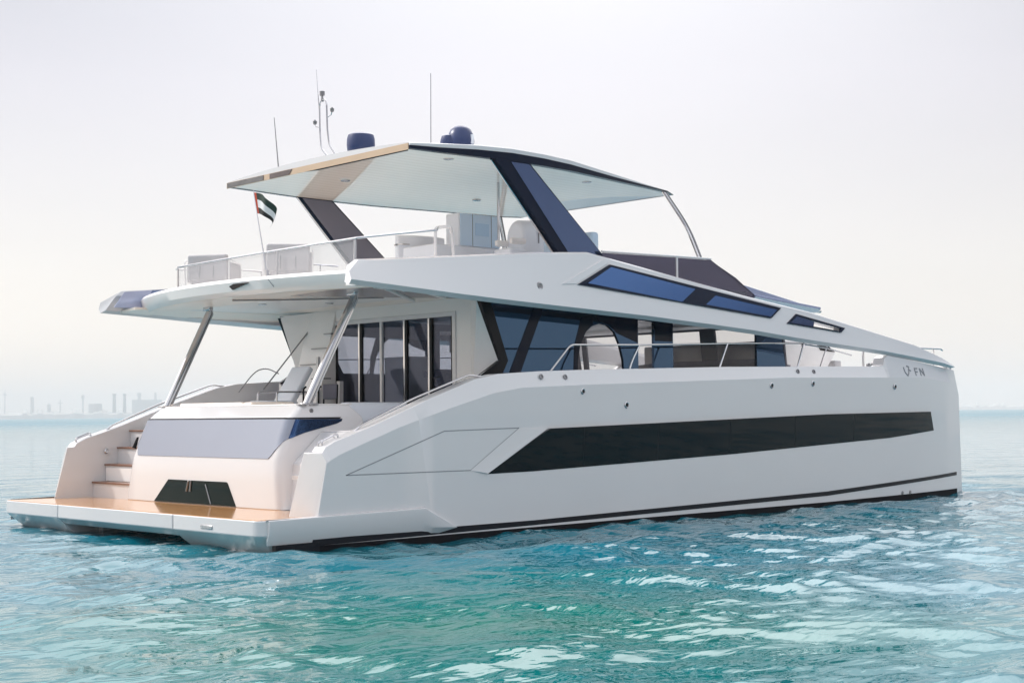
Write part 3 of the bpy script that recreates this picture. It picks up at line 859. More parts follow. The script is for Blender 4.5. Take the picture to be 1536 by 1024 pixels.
# blue-grey shade on the port wing's inner face, painted as two plates
finish('wing_inner_shade', PR([(2.24, 3.80, 4.52), (2.85, 3.80, 4.585), (2.70, 3.80, 4.2), (2.0, 3.80, 4.2)], (0, .012, 0)), pmat('lavender grey wing shade', (.42, .46, .62), .2, metal=.3), wings[1])
finish('wing_inner_shade', PR([(2.86, 3.798, 4.585), (3.7, 3.798, 4.66), (3.7, 3.798, 4.2), (2.71, 3.798, 4.2)], (0, .012, 0)), pmat('blue grey wing shade', (.2, .27, .45), .15, metal=.7), wings[1])

# saloon: after bulkhead and sliding doors ------------------------------------------
DZ0, DZ1 = 1.80, 3.86
bk = bmesh.new()
prism(bk, [(5.95, -2.52, 1.70), (5.95, 2.60, 1.70), (5.95, 2.60, 4.185), (5.95, -2.52, 4.185)], (.08, 0, 0),
      [[(5.95, -1.98, DZ0), (5.95, 1.75, DZ0), (5.95, 1.75, DZ1), (5.95, -1.98, DZ1)]])
bulk = finish('saloon_bulkhead', bk, WARMW, Y)
for s in (1, -1):
    # angled corner wall out to the side glass
    bm = bmesh.new()
    inner = [(5.95, s * 2.5, 1.7), (5.95, s * 2.5, 4.18)]
    outer = [(5.54, s * 3.2, 1.7), (5.54, s * 3.2, 2.71), (6.04, s * 3.19, 2.98), (5.53, s * 3.14, 4.1)]
    a = [bm.verts.new(p) for p in inner + outer[::-1]]
    bm.faces.new([a[0], a[1], a[2], a[3]]); bm.faces.new([a[0], a[3], a[4], a[5]])
    ge = bmesh.ops.extrude_face_region(bm, geom=bm.faces[:])
    for v in [v for v in ge['geom'] if isinstance(v, bmesh.types.BMVert)]: v.co += Vector((.05, s * .03, 0))
    finish('corner_wall', bm, WARMW, bulk)
df = bmesh.new()
prism(df, [(5.93, -2.09, 1.78), (5.93, 1.84, 1.78), (5.93, 1.84, 3.95), (5.93, -2.09, 3.95)], (.10, 0, 0),
      [[(5.93, -1.98, DZ0), (5.93, 1.75, DZ0), (5.93, 1.75, DZ1), (5.93, -1.98, DZ1)]])
door = finish('sliding_door', df, WHITE, Y, bevel=.008)
stiles = [(1.72, .03, BLACK), (.93, .05, STEEL), (.21, .07, WHITE), (-.525, .05, STEEL), (-1.28, .05, STEEL), (-1.955, .03, BLACK)]
for y, wd, mt in stiles:
    finish('door_stile', BX((5.97, y, (DZ0 + DZ1) / 2), (.06, wd, DZ1 - DZ0)), mt, door, bevel=.006)
    if mt is STEEL: finish('door_gasket', BX((5.975, y - .055, (DZ0 + DZ1) / 2), (.05, .05, DZ1 - DZ0)), BLACK, door)
for a, b in zip(stiles, stiles[1:]):
    finish('door_pane', BB(5.985, 5.997, b[0] + b[1] / 2, a[0] - a[1] / 2, DZ0, DZ1), DOORG, door)

# saloon sides --------------------------------------------------------------------------
def arch():
    p = [(8.05, 2.4), (8.07, 3.0), (8.14, 3.3), (8.3, 3.55), (8.5, 3.69), (8.72, 3.75), (8.95, 3.72), (9.15, 3.6), (9.3, 3.35), (9.4, 3.05), (9.45, 2.4)]
    return p
for s in (-1, 1):
    wl = bmesh.new()
    y0 = s * 3.2
    outer = [(5.57, 2.0), (5.57, 2.72), (6.07, 2.98), (5.56, 4.12), (9.0, 4.12), (12.0, 4.08), (14.6, 3.98), (15.0, 2.0)]
    holes = [arch(), [(9.85, 2.4), (9.85, 3.86), (10.33, 3.84), (10.33, 2.4)], [(10.93, 2.4), (10.93, 3.95), (13.75, 3.92), (13.75, 2.4)]]
    if s > 0:
        holes = [[(7.2, 2.92), (6.7, 3.75), (9.6, 3.72), (9.6, 2.92)], [(10.0, 2.45), (10.0, 3.95), (14.5, 3.9), (14.75, 2.45)]]
    prism(wl, [(x, y0, z) for x, z in outer], (0, -s * .06, 0), [[(x, y0, z) for x, z in h] for h in holes])
    sw = finish('saloon_side', wl, TEALG if s < 0 else DGREY, Y, ang=20)
    for h in holes:
        finish('side_window', prism(bmesh.new(), [(x, y0 - s * .03, z) for x, z in h], (0, -s * .012, 0)), CLEARG, sw)
    # dark trims on the glass
    def trim(poly, off=.008, mt=NAVY):
        finish('glass_trim', prism(bmesh.new(), [(x, y0 + s * off, z) for x, z in poly], (0, -s * .02, 0)), mt, sw)
    trim([(6.95, 4.05), (7.2, 4.05), (6.45, 2.55), (6.16, 2.55)])
    trim([(7.95, 2.4), (8.07, 2.4), (8.09, 3.0), (8.16, 3.3), (8.32, 3.57), (8.52, 3.72), (8.52, 3.85), (8.2, 3.85), (8.0, 3.3)])
    trim([(8.72, 3.78), (9.0, 3.73), (9.2, 3.58), (9.83, 3.4), (9.83, 3.88), (8.6, 3.92)])
    trim([(10.36, 3.45), (10.9, 3.45), (10.9, 3.85), (10.36, 3.86)])
    # black jamb folding round the after corner
    jm = bmesh.new()
    loft(jm, [[(5.53, s * 3.12, 4.08), (5.53, s * 3.23, 4.08), (5.78, s * 3.23, 4.08), (5.78, s * 3.12, 4.08)], [(6.02, s * 3.14, 2.98), (6.02, s * 3.23, 2.98), (6.22, s * 3.23, 2.98), (6.22, s * 3.14, 2.98)], [(5.52, s * 3.14, 2.69), (5.52, s * 3.23, 2.69), (6.0, s * 3.23, 2.60), (6.0, s * 3.14, 2.60)]])
    finish('corner_jamb', jm, BLACK, sw)

# saloon front and interior -----------------------------------------------------------------
fw_ = bmesh.new()
def fx(z): return 15.0 - .25 * (z - 2.0) / 1.95
def fq(ya, yb_, z0, z1, sl=0): return [(fx(z0), ya, z0), (fx(z0), yb_, z0), (fx(z1), yb_ - sl, z1), (fx(z1), ya - sl, z1)]
prism(fw_, fq(-3.15, 3.15, 2.0, 3.95), (.06, 0, 0), [fq(-3.05, -1.2, 3.2, 3.9), fq(-.75, .55, 3.2, 3.9, .0), fq(.75, 3.0, 2.5, 3.9, .0)])
frt = finish('saloon_front', fw_, DGREY, Y)
finish('dashboard', PR([(13.6, -3.0, 2.0), (13.6, -3.0, 2.95), (14.0, -3.0, 3.12), (14.8, -3.0, 3.2), (14.9, -3.0, 2.0)], (0, 3.6, 0)), DGREY, frt, bevel=.05)
finish('galley_counter', BB(9.4, 12.0, 2.0, 3.0, 2.0, 2.75), WARMW, Y, bevel=.03)
finish('saloon_cabinet', BB(6.9, 7.5, .5, 1.3, 2.0, 3.2), WARMW, Y, bevel=.02)
finish('saloon_floor', BB(6.05, 14.8, -3.1, 3.1, 2.1, 2.13), GREY, Y)
finish('saloon_bench', BB(7.6, 9.4, -1.0, 1.6, 2.13, 2.62), NAVYF, Y, bevel=.08)
finish('bench_back', BB(8.2, 9.4, 1.3, 1.7, 2.5, 2.98), NAVYF, Y, bevel=.08)
finish('saloon_stool', LT([(.2, 0), (.2, .05), (.05, .07), (.05, .6), (.2, .63), (.2, .74), (0, .75)], (6.9, -.3, 2.13)), NAVYF, Y)

# foredeck trunk and lockers ----------------------------------------------------------------
fd = finish('foredeck_trunk', PR([(15.2, -2.2, 2.5), (15.2, -2.2, 3.62), (16.5, -2.2, 3.66), (17.95, -2.2, 3.60), (18.25, -2.2, 3.42), (17.75, -2.2, 2.9), (17.6, -2.2, 2.5)], (0, 3.6, 0)), WARMW, Y, bevel=.04)
finish('trunk_window', PR([(17.45, -2.205, 3.58), (17.9, -2.205, 3.57), (18.18, -2.205, 3.43), (17.58, -2.205, 3.46)], (0, -.012, 0)), BLACK, fd)
finish('trunk_glass', PR([(15.3, -2.205, 3.16), (16.35, -2.205, 3.08), (16.1, -2.205, 2.7), (15.3, -2.205, 2.7)], (0, -.012, 0)), DGREY, fd)
finish('foredeck_locker', BB(18.05, 18.32, -2.3, -2.05, 2.5, 3.22), GREY, Y, bevel=.03)
fl = finish('foredeck_rail', TB(smoothpath([(15.7, -3.0, 3.5), (16.6, -3.0, 3.6), (17.6, -2.6, 3.52), (19.0, -2.4, 3.52), (19.9, -2.3, 3.5)], .3), .016), STEEL, Y)
finish('rail_post', TB([(19.15, -2.38, 2.5), (19.15, -2.38, 3.52)], .03), STEEL, fl)
finish('rail_post', TB([(16.1, -3.0, 2.5), (16.75, -3.0, 3.58)], .016), STEEL, fl)
ww = bmesh.new(); box(ww, (19.5, -2.3, 3.08), (.10, .08, .2)); box(ww, (19.72, -2.3, 3.1), (.10, .08, .2)); box(ww, (19.6, -2.3, 3.12), (.3, .05, .05)); box(ww, (19.6, -2.3, 2.77), (.25, .2, .5))
finish('windlass', ww, DSTEEL, Y, bevel=.02)
br = finish('bow_rail', TB(smoothpath([(18.9, -3.75, 3.5), (20.5, -3.75, 3.5), (20.65, -3.7, 3.47)], .1), .02), STEEL, Y)
finish('rail_post', TB([(20.15, -3.75, 3.0), (20.15, -3.75, 3.5)], .018), STEEL, br)
bc = bmesh.new(); tube(bc, smoothpath([(20.2, -4.05, 3.02), (20.3, -4.05, 3.16), (20.42, -4.05, 2.98)], .05), .02)
finish('bow_cleat', bc, STEEL, Y)
finish('bow_chock', BX((20.25, -3.95, 3.03), (.28, .2, .16)), WARMW, Y, bevel=.04)

# windscreen and brow ------------------------------------------------------------------------
ws = bpy.data.objects.new('flybridge_windscreen', None); COL.objects.link(ws); ws.parent = Y
for s in (-1, 1):
    y = s * 3.3
    finish('screen_pane', PR([(8.72, y, 5.14), (10.93, y, 5.19), (10.93, y, 4.55), (9.3, y, 4.55), (8.72, y, 4.75)], (0, -s * .015, 0)), SMOKE, ws)
    finish('screen_pane', PR([(11.0, y, 5.19), (12.05, y, 5.21), (12.93, y, 4.88), (13.6, y, 4.52), (13.4, y, 4.3), (11.0, y, 4.4)], (0, -s * .015, 0)), SMOKE, ws)
    finish('screen_frame', TB([(8.70, y, 5.165), (10.96, y, 5.215), (12.08, y, 5.235)], .022), WHITE, ws)
    finish('screen_post', BX((10.965, y, 4.85), (.05, .03, .72)), WHITE, ws)
    finish('screen_inner_sill', BB(9.0, 13.3, min(y, y - s * .3), max(y, y - s * .3), 4.36, 4.6), DGREY, ws)
finish('screen_pane', PR([(12.05, -3.3, 5.21), (12.05, 3.3, 5.21), (13.6, 3.3, 4.52), (13.6, -3.3, 4.52)], (.01, 0, .015)), SMOKE, ws)
bw = bmesh.new()
prism(bw, [(13.55, -3.35, 4.50), (13.55, 3.35, 4.50), (16.2, 3.2, 4.34), (17.25, 2.4, 4.36), (17.25, -2.4, 4.36), (16.2, -3.2, 4.34)], (0, 0, .05))
finish('brow', bw, BROWG, ws, bevel=.01)
bw = bmesh.new()
loft(bw, [[(12.9, -2.9, 4.92), (12.9, 2.9, 4.92), (12.9, 2.9, 4.5), (12.9, -2.9, 4.5)], [(17.2, -2.45, 4.43), (17.2, 2.45, 4.43), (17.2, 2.45, 4.37), (17.2, -2.45, 4.37)]])
finish('brow_glass', bw, BROWG, ws, bevel=.015)
finish('brow_tip', BX((17.3, -2.1, 4.39), (.2, .6, .08)), STEEL, ws, bevel=.03)

# hardtop ------------------------------------------------------------------------------------
HX = [(4.12, 2.98, 6.83), (4.77, 3.04, 6.88), (5.6, 3.14, 6.935), (6.4, 3.21, 6.955), (7.2, 3.215, 6.945), (8.0, 3.17, 6.92), (9.46, 2.94, 6.84), (10.5, 2.78, 6.78), (11.5, 2.62, 6.735), (11.95, 2.40, 6.715)]
ZBOT = 6.70
def hb(x): return ip(x, [(4.12, 6.715), (8, 6.70), (11.95, 6.69)])
bm = bmesh.new(); secs = []
for x, hw, zt in HX:
    row = []
    for k in range(13):
        u = -1 + k / 6
        row.append((x, u * (hw - .06), zt + .10 * (1 - u * u)))
    zm = zt - min(.095, (zt - hb(x)) * .5)
    row += [(x, hw, zt - .02), (x, hw, zm), (x, -hw, zm), (x, -hw, zt - .02)]
    secs.append(row)
loft(bm, secs)
ht = finish('hardtop', bm, WHITE, Y, ang=40)
for s in (1, -1):    # navy edge band
    bm = bmesh.new()
    loft(bm, [[(x, s * (hw + .004), zt - min(.095, (zt - hb(x)) * .5) - .002), (x, s * (hw - .0), hb(x)), (x, s * (hw - .12), hb(x)), (x, s * (hw - .12), zt - min(.095, (zt - hb(x)) * .5) - .002)] for x, hw, zt in HX])
    finish('edge_band', bm, NAVY, ht, ang=40)
bm = bmesh.new()     # planked ceiling
secs = []
for x, hw, zt in HX:
    secs.append([(x + (.04 if x < 4.2 else 0), u * (hw - .12), hb(x) + .004 + .03 * (1 - u * u)) for u in np.linspace(-1, 1, 13)] + [(x + (.04 if x < 4.2 else 0), u * (hw - .12), hb(x) + .05) for u in np.linspace(1, -1, 13)])
loft(bm, secs)
finish('ceiling', bm, PLANK, ht, ang=60)
def aft_strip(y0, y1, z0, z1, mt, name, off=.01):
    finish(name, PR([(4.12, y0, z0), (4.12, y1, z0), (4.12, y1, z1), (4.12, y0, z1)], (-off, 0, 0)), mt, ht)
aft_strip(-2.94, 2.98, 6.695, 6.812, TAN, 'after_edge', .012)  # tan, grey and brown plates paint the glossy reflections along this edge
finish('edge_reflection', PR([(4.106, 2.95, 6.705), (4.106, 1.62, 6.705), (4.106, 1.62, 6.805), (4.106, 2.95, 6.805)], (-.008, 0, 0)), GEDGE, ht)
finish('edge_reflection', PR([(4.106, 1.40, 6.705), (4.106, .72, 6.705), (4.106, .62, 6.805), (4.106, 1.40, 6.805)], (-.008, 0, 0)), BROWN, ht)
finish('edge_seam', PR([(4.11, -2.90, 6.70), (4.11, .25, 6.70), (4.11, -.2, 6.675), (4.11, -2.90, 6.68)], (.03, 0, 0)), BLACK, ht)
for (x, y) in ((5.41, -2.53), (9.31, -2.34), (5.47, .73), (9.29, 1.02)):
    finish('ceiling_light', LT([(.10, .02), (.10, -.012), (.07, -.02), (0, -.02)], (x, y, hb(x) + .02), n=20), STEEL, ht)
# navy legs ---------------------------------------------------------------------------------
for s in (-1, 1):
    def lq(pts, y, off): return [(x, s * (y + off), z) for x, z in pts]
    body = [(5.98, 6.72), (6.86, 6.72), (8.87, 5.1), (9.7, 4.4), (8.25, 4.4), (7.57, 5.1)]
    lg = finish('hardtop_leg', PR(lq(body, 3.06, 0), (0, s * .14, 0)), NAVY, Y, bevel=.012)
    clad = [(6.36, 6.69), (6.83, 6.69), (8.84, 5.09), (9.6, 4.45), (8.5, 4.45), (7.86, 5.09)]
    finish('leg_cladding', PR(lq(clad, 3.20, .002), (0, s * .012, 0)), COATED, lg)
    clad2 = [(6.06, 6.69), (6.83, 6.69), (8.84, 5.09), (9.6, 4.45), (8.3, 4.45), (7.66, 5.09)]
    finish('leg_inner_cladding', PR(lq(clad2, 3.06, -.012), (0, s * .010, 0)), DGREY, lg)
    finish('leg_trim', TB([(5.95, s * 3.10, 6.70), (7.53, s * 3.10, 5.1), (8.2, s * 3.10, 4.42)], .022), STEEL, lg)
    # forward steel pole
    fp = finish('hardtop_pole', TB(smoothpath([(11.40, s * 2.58, 6.70), (11.84, s * 2.85, 5.95), (11.93, s * 3.1, 5.26)], .4), .032), STEEL, Y)
    finish('pole_twin', TB(smoothpath([(11.48, s * 2.58, 6.70), (11.93, s * 2.85, 5.95), (12.02, s * 3.1, 5.26)], .4), .022), DSTEEL, fp)
finish('ceiling_tube', TB([(8.0, -1.08, 6.73), (8.0, -1.08, 5.4)], .03), STEEL, ht)  # thin upright steel tube below the ceiling

# radar domes, mast and whips on the hardtop ----------------------------------------------------
d1 = finish('radar_dome', LT([(.24, 0), (.26, .03), (.27, .12), (.265, .24), (.245, .315), (.20, .34), (0, .35)], (4.62, -.9, 6.99), n=32), DOME, Y)
finish('dome_base', LT([(.22, 0), (.17, .1), (.17, .14)], (4.62, -.9, 6.88), n=20), WHITE, d1)
d2 = bmesh.new()
lathe(d2, [(.25, 0), (.265, .1), (.25, .22), (.2, .33), (.12, .39), (0, .41)], (6.4, -1.75, 7.18), n=32)
d2o = finish('satellite_dome', d2, DOME, Y)
finish('dome_shoulder', LT([(.17, 0), (.18, .1), (.15, .2), (0, .26)], (6.22, -1.62, 7.18), n=20), DOME, d2o)
finish('dome_base', LT([(.2, 0), (.16, .2)], (6.4, -1.75, 6.98), n=20), WHITE, d2o)
finish('dome_panel', BX((6.47, -2.0, 7.30), (.07, .05, .18), Matrix.Rotation(R(20), 3, 'Z')), LWHITE, d2o, bevel=.01)
mt = bmesh.new()
hoop = [(4.46, -.40, 6.92), (4.30, -.40, 7.22), (4.22, -.40, 7.6), (4.20, -.40, 7.98), (4.27, -.42, 8.09), (4.36, -.44, 8.09), (4.42, -.46, 7.98), (4.43, -.46, 7.6), (4.46, -.46, 7.25), (4.66, -.46, 6.92)]
# seen from astern the hoop runs athwartships
hoop = [(4.42 , -.18, 6.92), (4.36, .02, 7.16), (4.36, .06, 7.5), (4.36, .07, 8.00), (4.36, .02, 8.08), (4.36, -.10, 8.10), (4.36, -.16, 8.02), (4.36, -.18, 7.5), (4.38, -.21, 7.20), (4.42, -.42, 6.92)]
tube(mt, smoothpath(hoop, .06), .017)
mast = finish('antenna_mast', mt, STEEL, Y)
for (y, z, dy) in ((.12, 7.62, .10), (-.25, 7.78, -.09)):
    finish('mast_lamp', LT([(.015, -.04), (.035, -.02), (.042, .03), (.02, .06), (0, .06)], (4.36, y + dy, z + .06), n=14), DSTEEL, mast)
    finish('lamp_arm', TB([(4.36, y - dy * .5, z - .05), (4.36, y + dy * .7, z - .02), (4.36, y + dy, z + .04)], .012), STEEL, mast)
finish('mast_lamp', LT([(.03, -.1), (.02, 0), (.05, .02), (.05, .1), (0, .11)], (4.36, -.02, 8.16), n=14), DSTEEL, mast)
finish('whip_antenna', TB([(4.36, .08, 7.9), (4.36, .17, 8.72)], .011, 6, .005), STEEL, mast)
finish('whip_antenna', TB([(4.32, 1.4, 6.88), (4.30, 1.53, 7.98)], .014, 6, .008), DSTEEL, ht)
finish('whip_antenna', TB([(5.85, -1.5, 6.98), (5.86, -1.5, 8.58)], .014, 6, .009), STEEL, ht)

# flybridge rails -------------------------------------------------------------------------------
ra = finish('flybridge_rail', TB(smoothpath([(2.72, 2.55, 4.40), (2.72, 2.55, 4.95), (2.60, -.7, 4.955), (2.55, -3.5, 4.95), (3.4, -3.62, 5.08), (4.2, -3.6, 5.20), (5.0, -2.7, 5.40)], .05), .02), STEEL, Y)
for (x, y) in ((2.5, -1.2), (2.55, -3.4)):
    finish('rail_post', TB([(x, y, 4.38), (x + .02, y, 4.94)], .018), STEEL, ra)
finish('balustrade_glass', PR([(2.72, 2.5, 4.44), (2.61, -.7, 4.44), (2.56, -3.45, 4.44), (2.56, -3.45, 4.93), (2.61, -.7, 4.93), (2.72, 2.5, 4.93)], (.012, 0, 0)), FROST, ra)
rb = finish('flybridge_rail', TB(smoothpath([(2.72, 2.55, 4.95), (3.2, 3.45, 5.0), (4.5, 3.55, 5.1), (5.4, 3.6, 5.1), (6.4, 3.6, 5.34), (7.4, 3.6, 5.34)], .1), .016), STEEL, Y)
for (x, z) in ((4.4, 5.09), (5.35, 5.1), (6.9, 5.33)):
    finish('rail_post', TB([(x, 3.58, 4.4), (x, 3.58, z)], .014), STEEL, rb)
gt = finish('gate_handrail', TB(smoothpath([(5.1, -2.5, 4.4), (5.1, -2.5, 5.42), (5.2, -2.8, 5.43), (5.45, -2.55, 5.38), (5.5, -2.55, 4.9)], .06), .03), WHITE, Y)

# flybridge built-in furniture ---------------------------------------------------------------------
cb_ = finish('helm_cabinet', BB(7.32, 8.45, -.62, -.22, 5.42, 6.10), LWHITE, Y, bevel=.02)
finish('cabinet_shade_panel', BB(7.36, 8.44, -.635, -.62, 5.44, 6.09), LBLUE, cb_)  # pale blue puts the shade on this side of the cabinet into the colour
finish('panel_seam', BB(7.68, 7.69, -.641, -.635, 5.44, 6.09), LETTER, cb_)
finish('panel_seam', BB(8.2, 8.21, -.641, -.635, 5.44, 6.09), LETTER, cb_)
finish('cabinet_inset', BB(7.76, 8.14, -.643, -.635, 5.66, 5.92), LBLUE2, cb_, bevel=.006)
finish('cabinet_plinth', BB(6.6, 8.6, -.7, 0.3, 4.37, 5.41), LWHITE, cb_, bevel=.03)
bar = bmesh.new()
sec = []
for k in range(9):
    t = k / 8
    x = 6.85 + t * 1.1; y = .75 - .18 * math.sin(t * math.pi) - t * .2
    sec.append([(x, y, 4.37), (x, y, 5.72), (x, y + .12, 5.74), (x, y + .12, 4.37)])
loft(bar, sec)
bo = finish('bar_unit', bar, LWHITE, Y, bevel=.02)
finish('bar_counter', BB(6.85, 7.9, .62, .9, 5.52, 5.55), WHITE, bo)
finish('bar_cooler', BB(7.1, 7.35, .3, .5, 4.9, 5.45), DSTEEL, bo, bevel=.01)

# inside stair to the flybridge (port side of the cockpit) ----------------------------------------------
stf = finish('flybridge_stairs', PR([(5.48, 1.72, 1.74), (5.48, 1.72, 2.2), (5.94, 1.72, 4.15), (5.94, 1.72, 1.74)], (0, .95, 0)), WARMW, Y)
for k, (z, ya, yb_) in enumerate(((2.45, 1.9, 2.5), (2.75, 1.7, 2.1), (3.05, 2.0, 2.6), (3.38, 1.7, 2.3), (3.68, 1.7, 1.95))):
    x = 5.48 + .46 * (z - 2.2) / 1.95
    finish('tread', BB(x - .03, x + .2, ya, yb_, z, z + .022), DSTEEL, stf, bevel=.004)
finish('stair_post', BB(5.42, 5.48, 1.62, 1.69, 1.75, 3.2), WHITE, stf)
finish('stair_post', BB(5.80, 5.90, 1.40, 1.50, 1.75, 2.7), WHITE, stf)
finish('stair_rail', TB([(4.85, 2.75, 2.55), (6.1, 2.55, 4.05)], .015), DSTEEL, stf)
finish('boarding_rail', TB(smoothpath([(4.6, 3.3, 2.5), (5.0, 3.3, 2.95), (5.3, 3.3, 3.02), (5.6, 3.3, 2.9)], .3), .012), DSTEEL, stf)

# ------------------------------------------------------------------ loose things aboard
def cushion(bm, c, s, r=.06, rot=None):
    b2 = bmesh.new(); box(b2, (0, 0, 0), s)
    bmesh.ops.bevel(b2, geom=b2.edges[:] + b2.verts[:], offset=r, segments=4, affect='EDGES', profile=.6)
    M = Matrix.Translation(Vector(c)) @ (rot.to_4x4() if rot is not None else Matrix.Identity(4))
    me = bpy.data.meshes.new('t'); b2.transform(M); b2.to_mesh(me); b2.free(); bm.from_mesh(me); bpy.data.meshes.remove(me)
    return bm

def deck_chair(loc, rz, label):
    t = thing('deck_armchair', label, 'armchair', loc)
    t.rotation_euler = (0, 0, rz)
    b = bmesh.new(); cushion(b, (0, 0, .34), (.64, .72, .22), .05); finish('seat', b, GREY, t, ang=60)
    b = bmesh.new(); cushion(b, (-.30, 0, .55), (.17, .80, .52), .06, Matrix.Rotation(R(-8), 3, 'Y')); finish('backrest', b, GREY, t, ang=60)
    for y in (-.14, .14): finish('seam', TB([(-.42, y, .34), (-.385, y, .58), (-.35, y, .80)], .008, 6), LETTER, t)
    for s in (1, -1):
        b = bmesh.new(); cushion(b, (.02, s * .40, .46), (.62, .11, .40), .045); finish('armrest', b, GREY, t, ang=60)
        finish('frame', TB(smoothpath([(-.36, s * .44, .06), (-.40, s * .455, .70), (.30, s * .455, .66), (.34, s * .44, .06)], .08), .014), WARMW, t)
        for x in (-.3, .3): finish('leg', TB([(x, s * .33, 0), (x, s * .33, .24)], .02), DSTEEL, t)
    return t
deck_chair((3.35, 2.25, 4.375), R(38), 'grey covered armchair at the port after corner of the upper deck, beside the rail post')
deck_chair((3.45, -.15, 4.375), R(58), 'grey covered armchair further inboard on the upper deck, behind the flag staff')

def helm_seat():
    t = thing('helm_seat', 'white covered helm seat with rounded back beside the navy hardtop leg', 'seat', (8.1, -1.75, 4.37))
    b = bmesh.new()
    prof_ = []
    secs = []
    for x, r in ((-.26, .78), (-.2, .95), (.12, 1.0), (.26, .92)):
        row = []
        for k in range(13):
            a = math.pi * k / 12
            row.append((x, -.33 * math.cos(a) * r, 1.12 + .40 * math.sin(a) * r))
        row += [(x, .33 * r, .62), (x, -.33 * r, .62)]
        secs.append(row)
    loft(b, secs); finish('backrest', b, LWHITE, t, bevel=.03, ang=50)
    b = bmesh.new(); cushion(b, (-.30, 0, .80), (.55, .6, .24), .07); finish('seat', b, LWHITE, t, ang=60)
    b = bmesh.new(); cushion(b, (-.34, .26, 1.05), (.4, .10, .12), .04); cushion(b, (-.34, -.26, 1.05), (.4, .10, .12), .04); finish('armrest', b, WARMW, t, ang=60)
    finish('pedestal', LT([(.22, 0), (.2, .06), (.09, .1), (.09, .72)], (0, 0, 0)), WHITE, t)
    finish('cover_zip', BX((.1, -.335, 1.15), (.02, .012, .25)), LETTER, t)
    finish('seat_trim', BX((.0, 0, .60), (.5, .56, .04)), BLACK, t)
    t.rotation_euler = (0, 0, R(-8))
    return t
helm_seat()
def lounge():
    t = thing('upper_deck_sofa', 'pale sofa in front of the helm seat, mostly hidden by the navy leg', 'sofa', (9.3, -1.5, 4.37))
    b = bmesh.new(); cushion(b, (0, 0, .55), (.8, 1.5, .5), .08); finish('seat', b, LWHITE, t, ang=60)
    b = bmesh.new(); cushion(b, (.35, 0, 1.05), (.22, 1.5, .62), .08); finish('backrest', b, LBLUE, t, ang=60)
    finish('base', BB(-.35, .35, -.7, .7, 0, .32), DGREY, t)
lounge()

def cockpit_chair():
    t = thing('cockpit_lounger', 'white leaning lounge chair in the cockpit under the overhang', 'chair', (4.1, 1.2, 1.745))
    b = bmesh.new(); cushion(b, (.42, 0, .85), (.13, .62, .85), .05, Matrix.Rotation(R(33), 3, 'Y')); finish('backrest', b, LWHITE, t, ang=60)
    b = bmesh.new(); cushion(b, (-.05, 0, .48), (.75, .62, .14), .05); finish('seat', b, LWHITE, t, ang=60)
    for s in (1, -1):
        for x in (-.35, .3): finish('leg', TB([(x, s * .26, 0), (x, s * .26, .42)], .018), DSTEEL, t)
        finish('armrest', TB(smoothpath([(-.2, s * .33, .5), (-.2, s * .33, .72), (.5, s * .33, .72)], .08), .018), STEEL, t)
cockpit_chair()
def sun_lounge():
    t = thing('sun_lounge', 'low wide cream sun lounge pad with dark strap, just behind the transom window', 'sunbed', (2.9, .75, 1.745))
    b = bmesh.new(); cushion(b, (0, 0, .44), (.95, 2.5, .14), .05); finish('pad', b, CREAM, t, ang=60)
    finish('base', BB(-.4, .4, -1.15, 1.15, 0, .37), WHITE, t, bevel=.02)
    finish('strap', BX((0, -.95, .512), (.97, .09, .012)), DSTEEL, t, bevel=.004)
    for y in (-.4, .4): finish('seam', BX((0, y, .511), (.93, .012, .006)), GREY, t)
sun_lounge()
def cockpit_sofa():
    t = thing('cockpit_sofa', 'pale upholstered bench in the shade beside the starboard overhang strut', 'sofa', (4.45, -1.35, 1.66))
    b = bmesh.new(); cushion(b, (0, 0, .30), (1.5, 1.0, .22), .08); finish('seat', b, LWHITE, t, ang=60)
    b = bmesh.new(); cushion(b, (-.25, -.45, .36), (1.5, .3, .42), .13); finish('backrest', b, LWHITE, t, ang=60)
    finish('base', BB(-.7, .7, -.45, .45, 0, .24), WHITE, t)
cockpit_sofa()
def side_chair():
    t = thing('cockpit_chair', 'small dark framed chair between lounge chair and stairs', 'chair', (4.7, .55, 1.745))
    finish('seat', BX((0, 0, .44), (.46, .46, .06)), DGREY, t, bevel=.02)
    finish('backrest', BX((.24, 0, .72), (.04, .44, .3)), DGREY, t, bevel=.02)
    for s in (1, -1):
        finish('armrest', TB(smoothpath([(-.22, s * .25, 0), (-.22, s * .25, .78), (-.16, s * .25, .82)], .05), .02), BLACK, t)
        finish('leg', TB([(.22, s * .22, 0), (.26, s * .22, .86)], .018), BLACK, t)
side_chair()

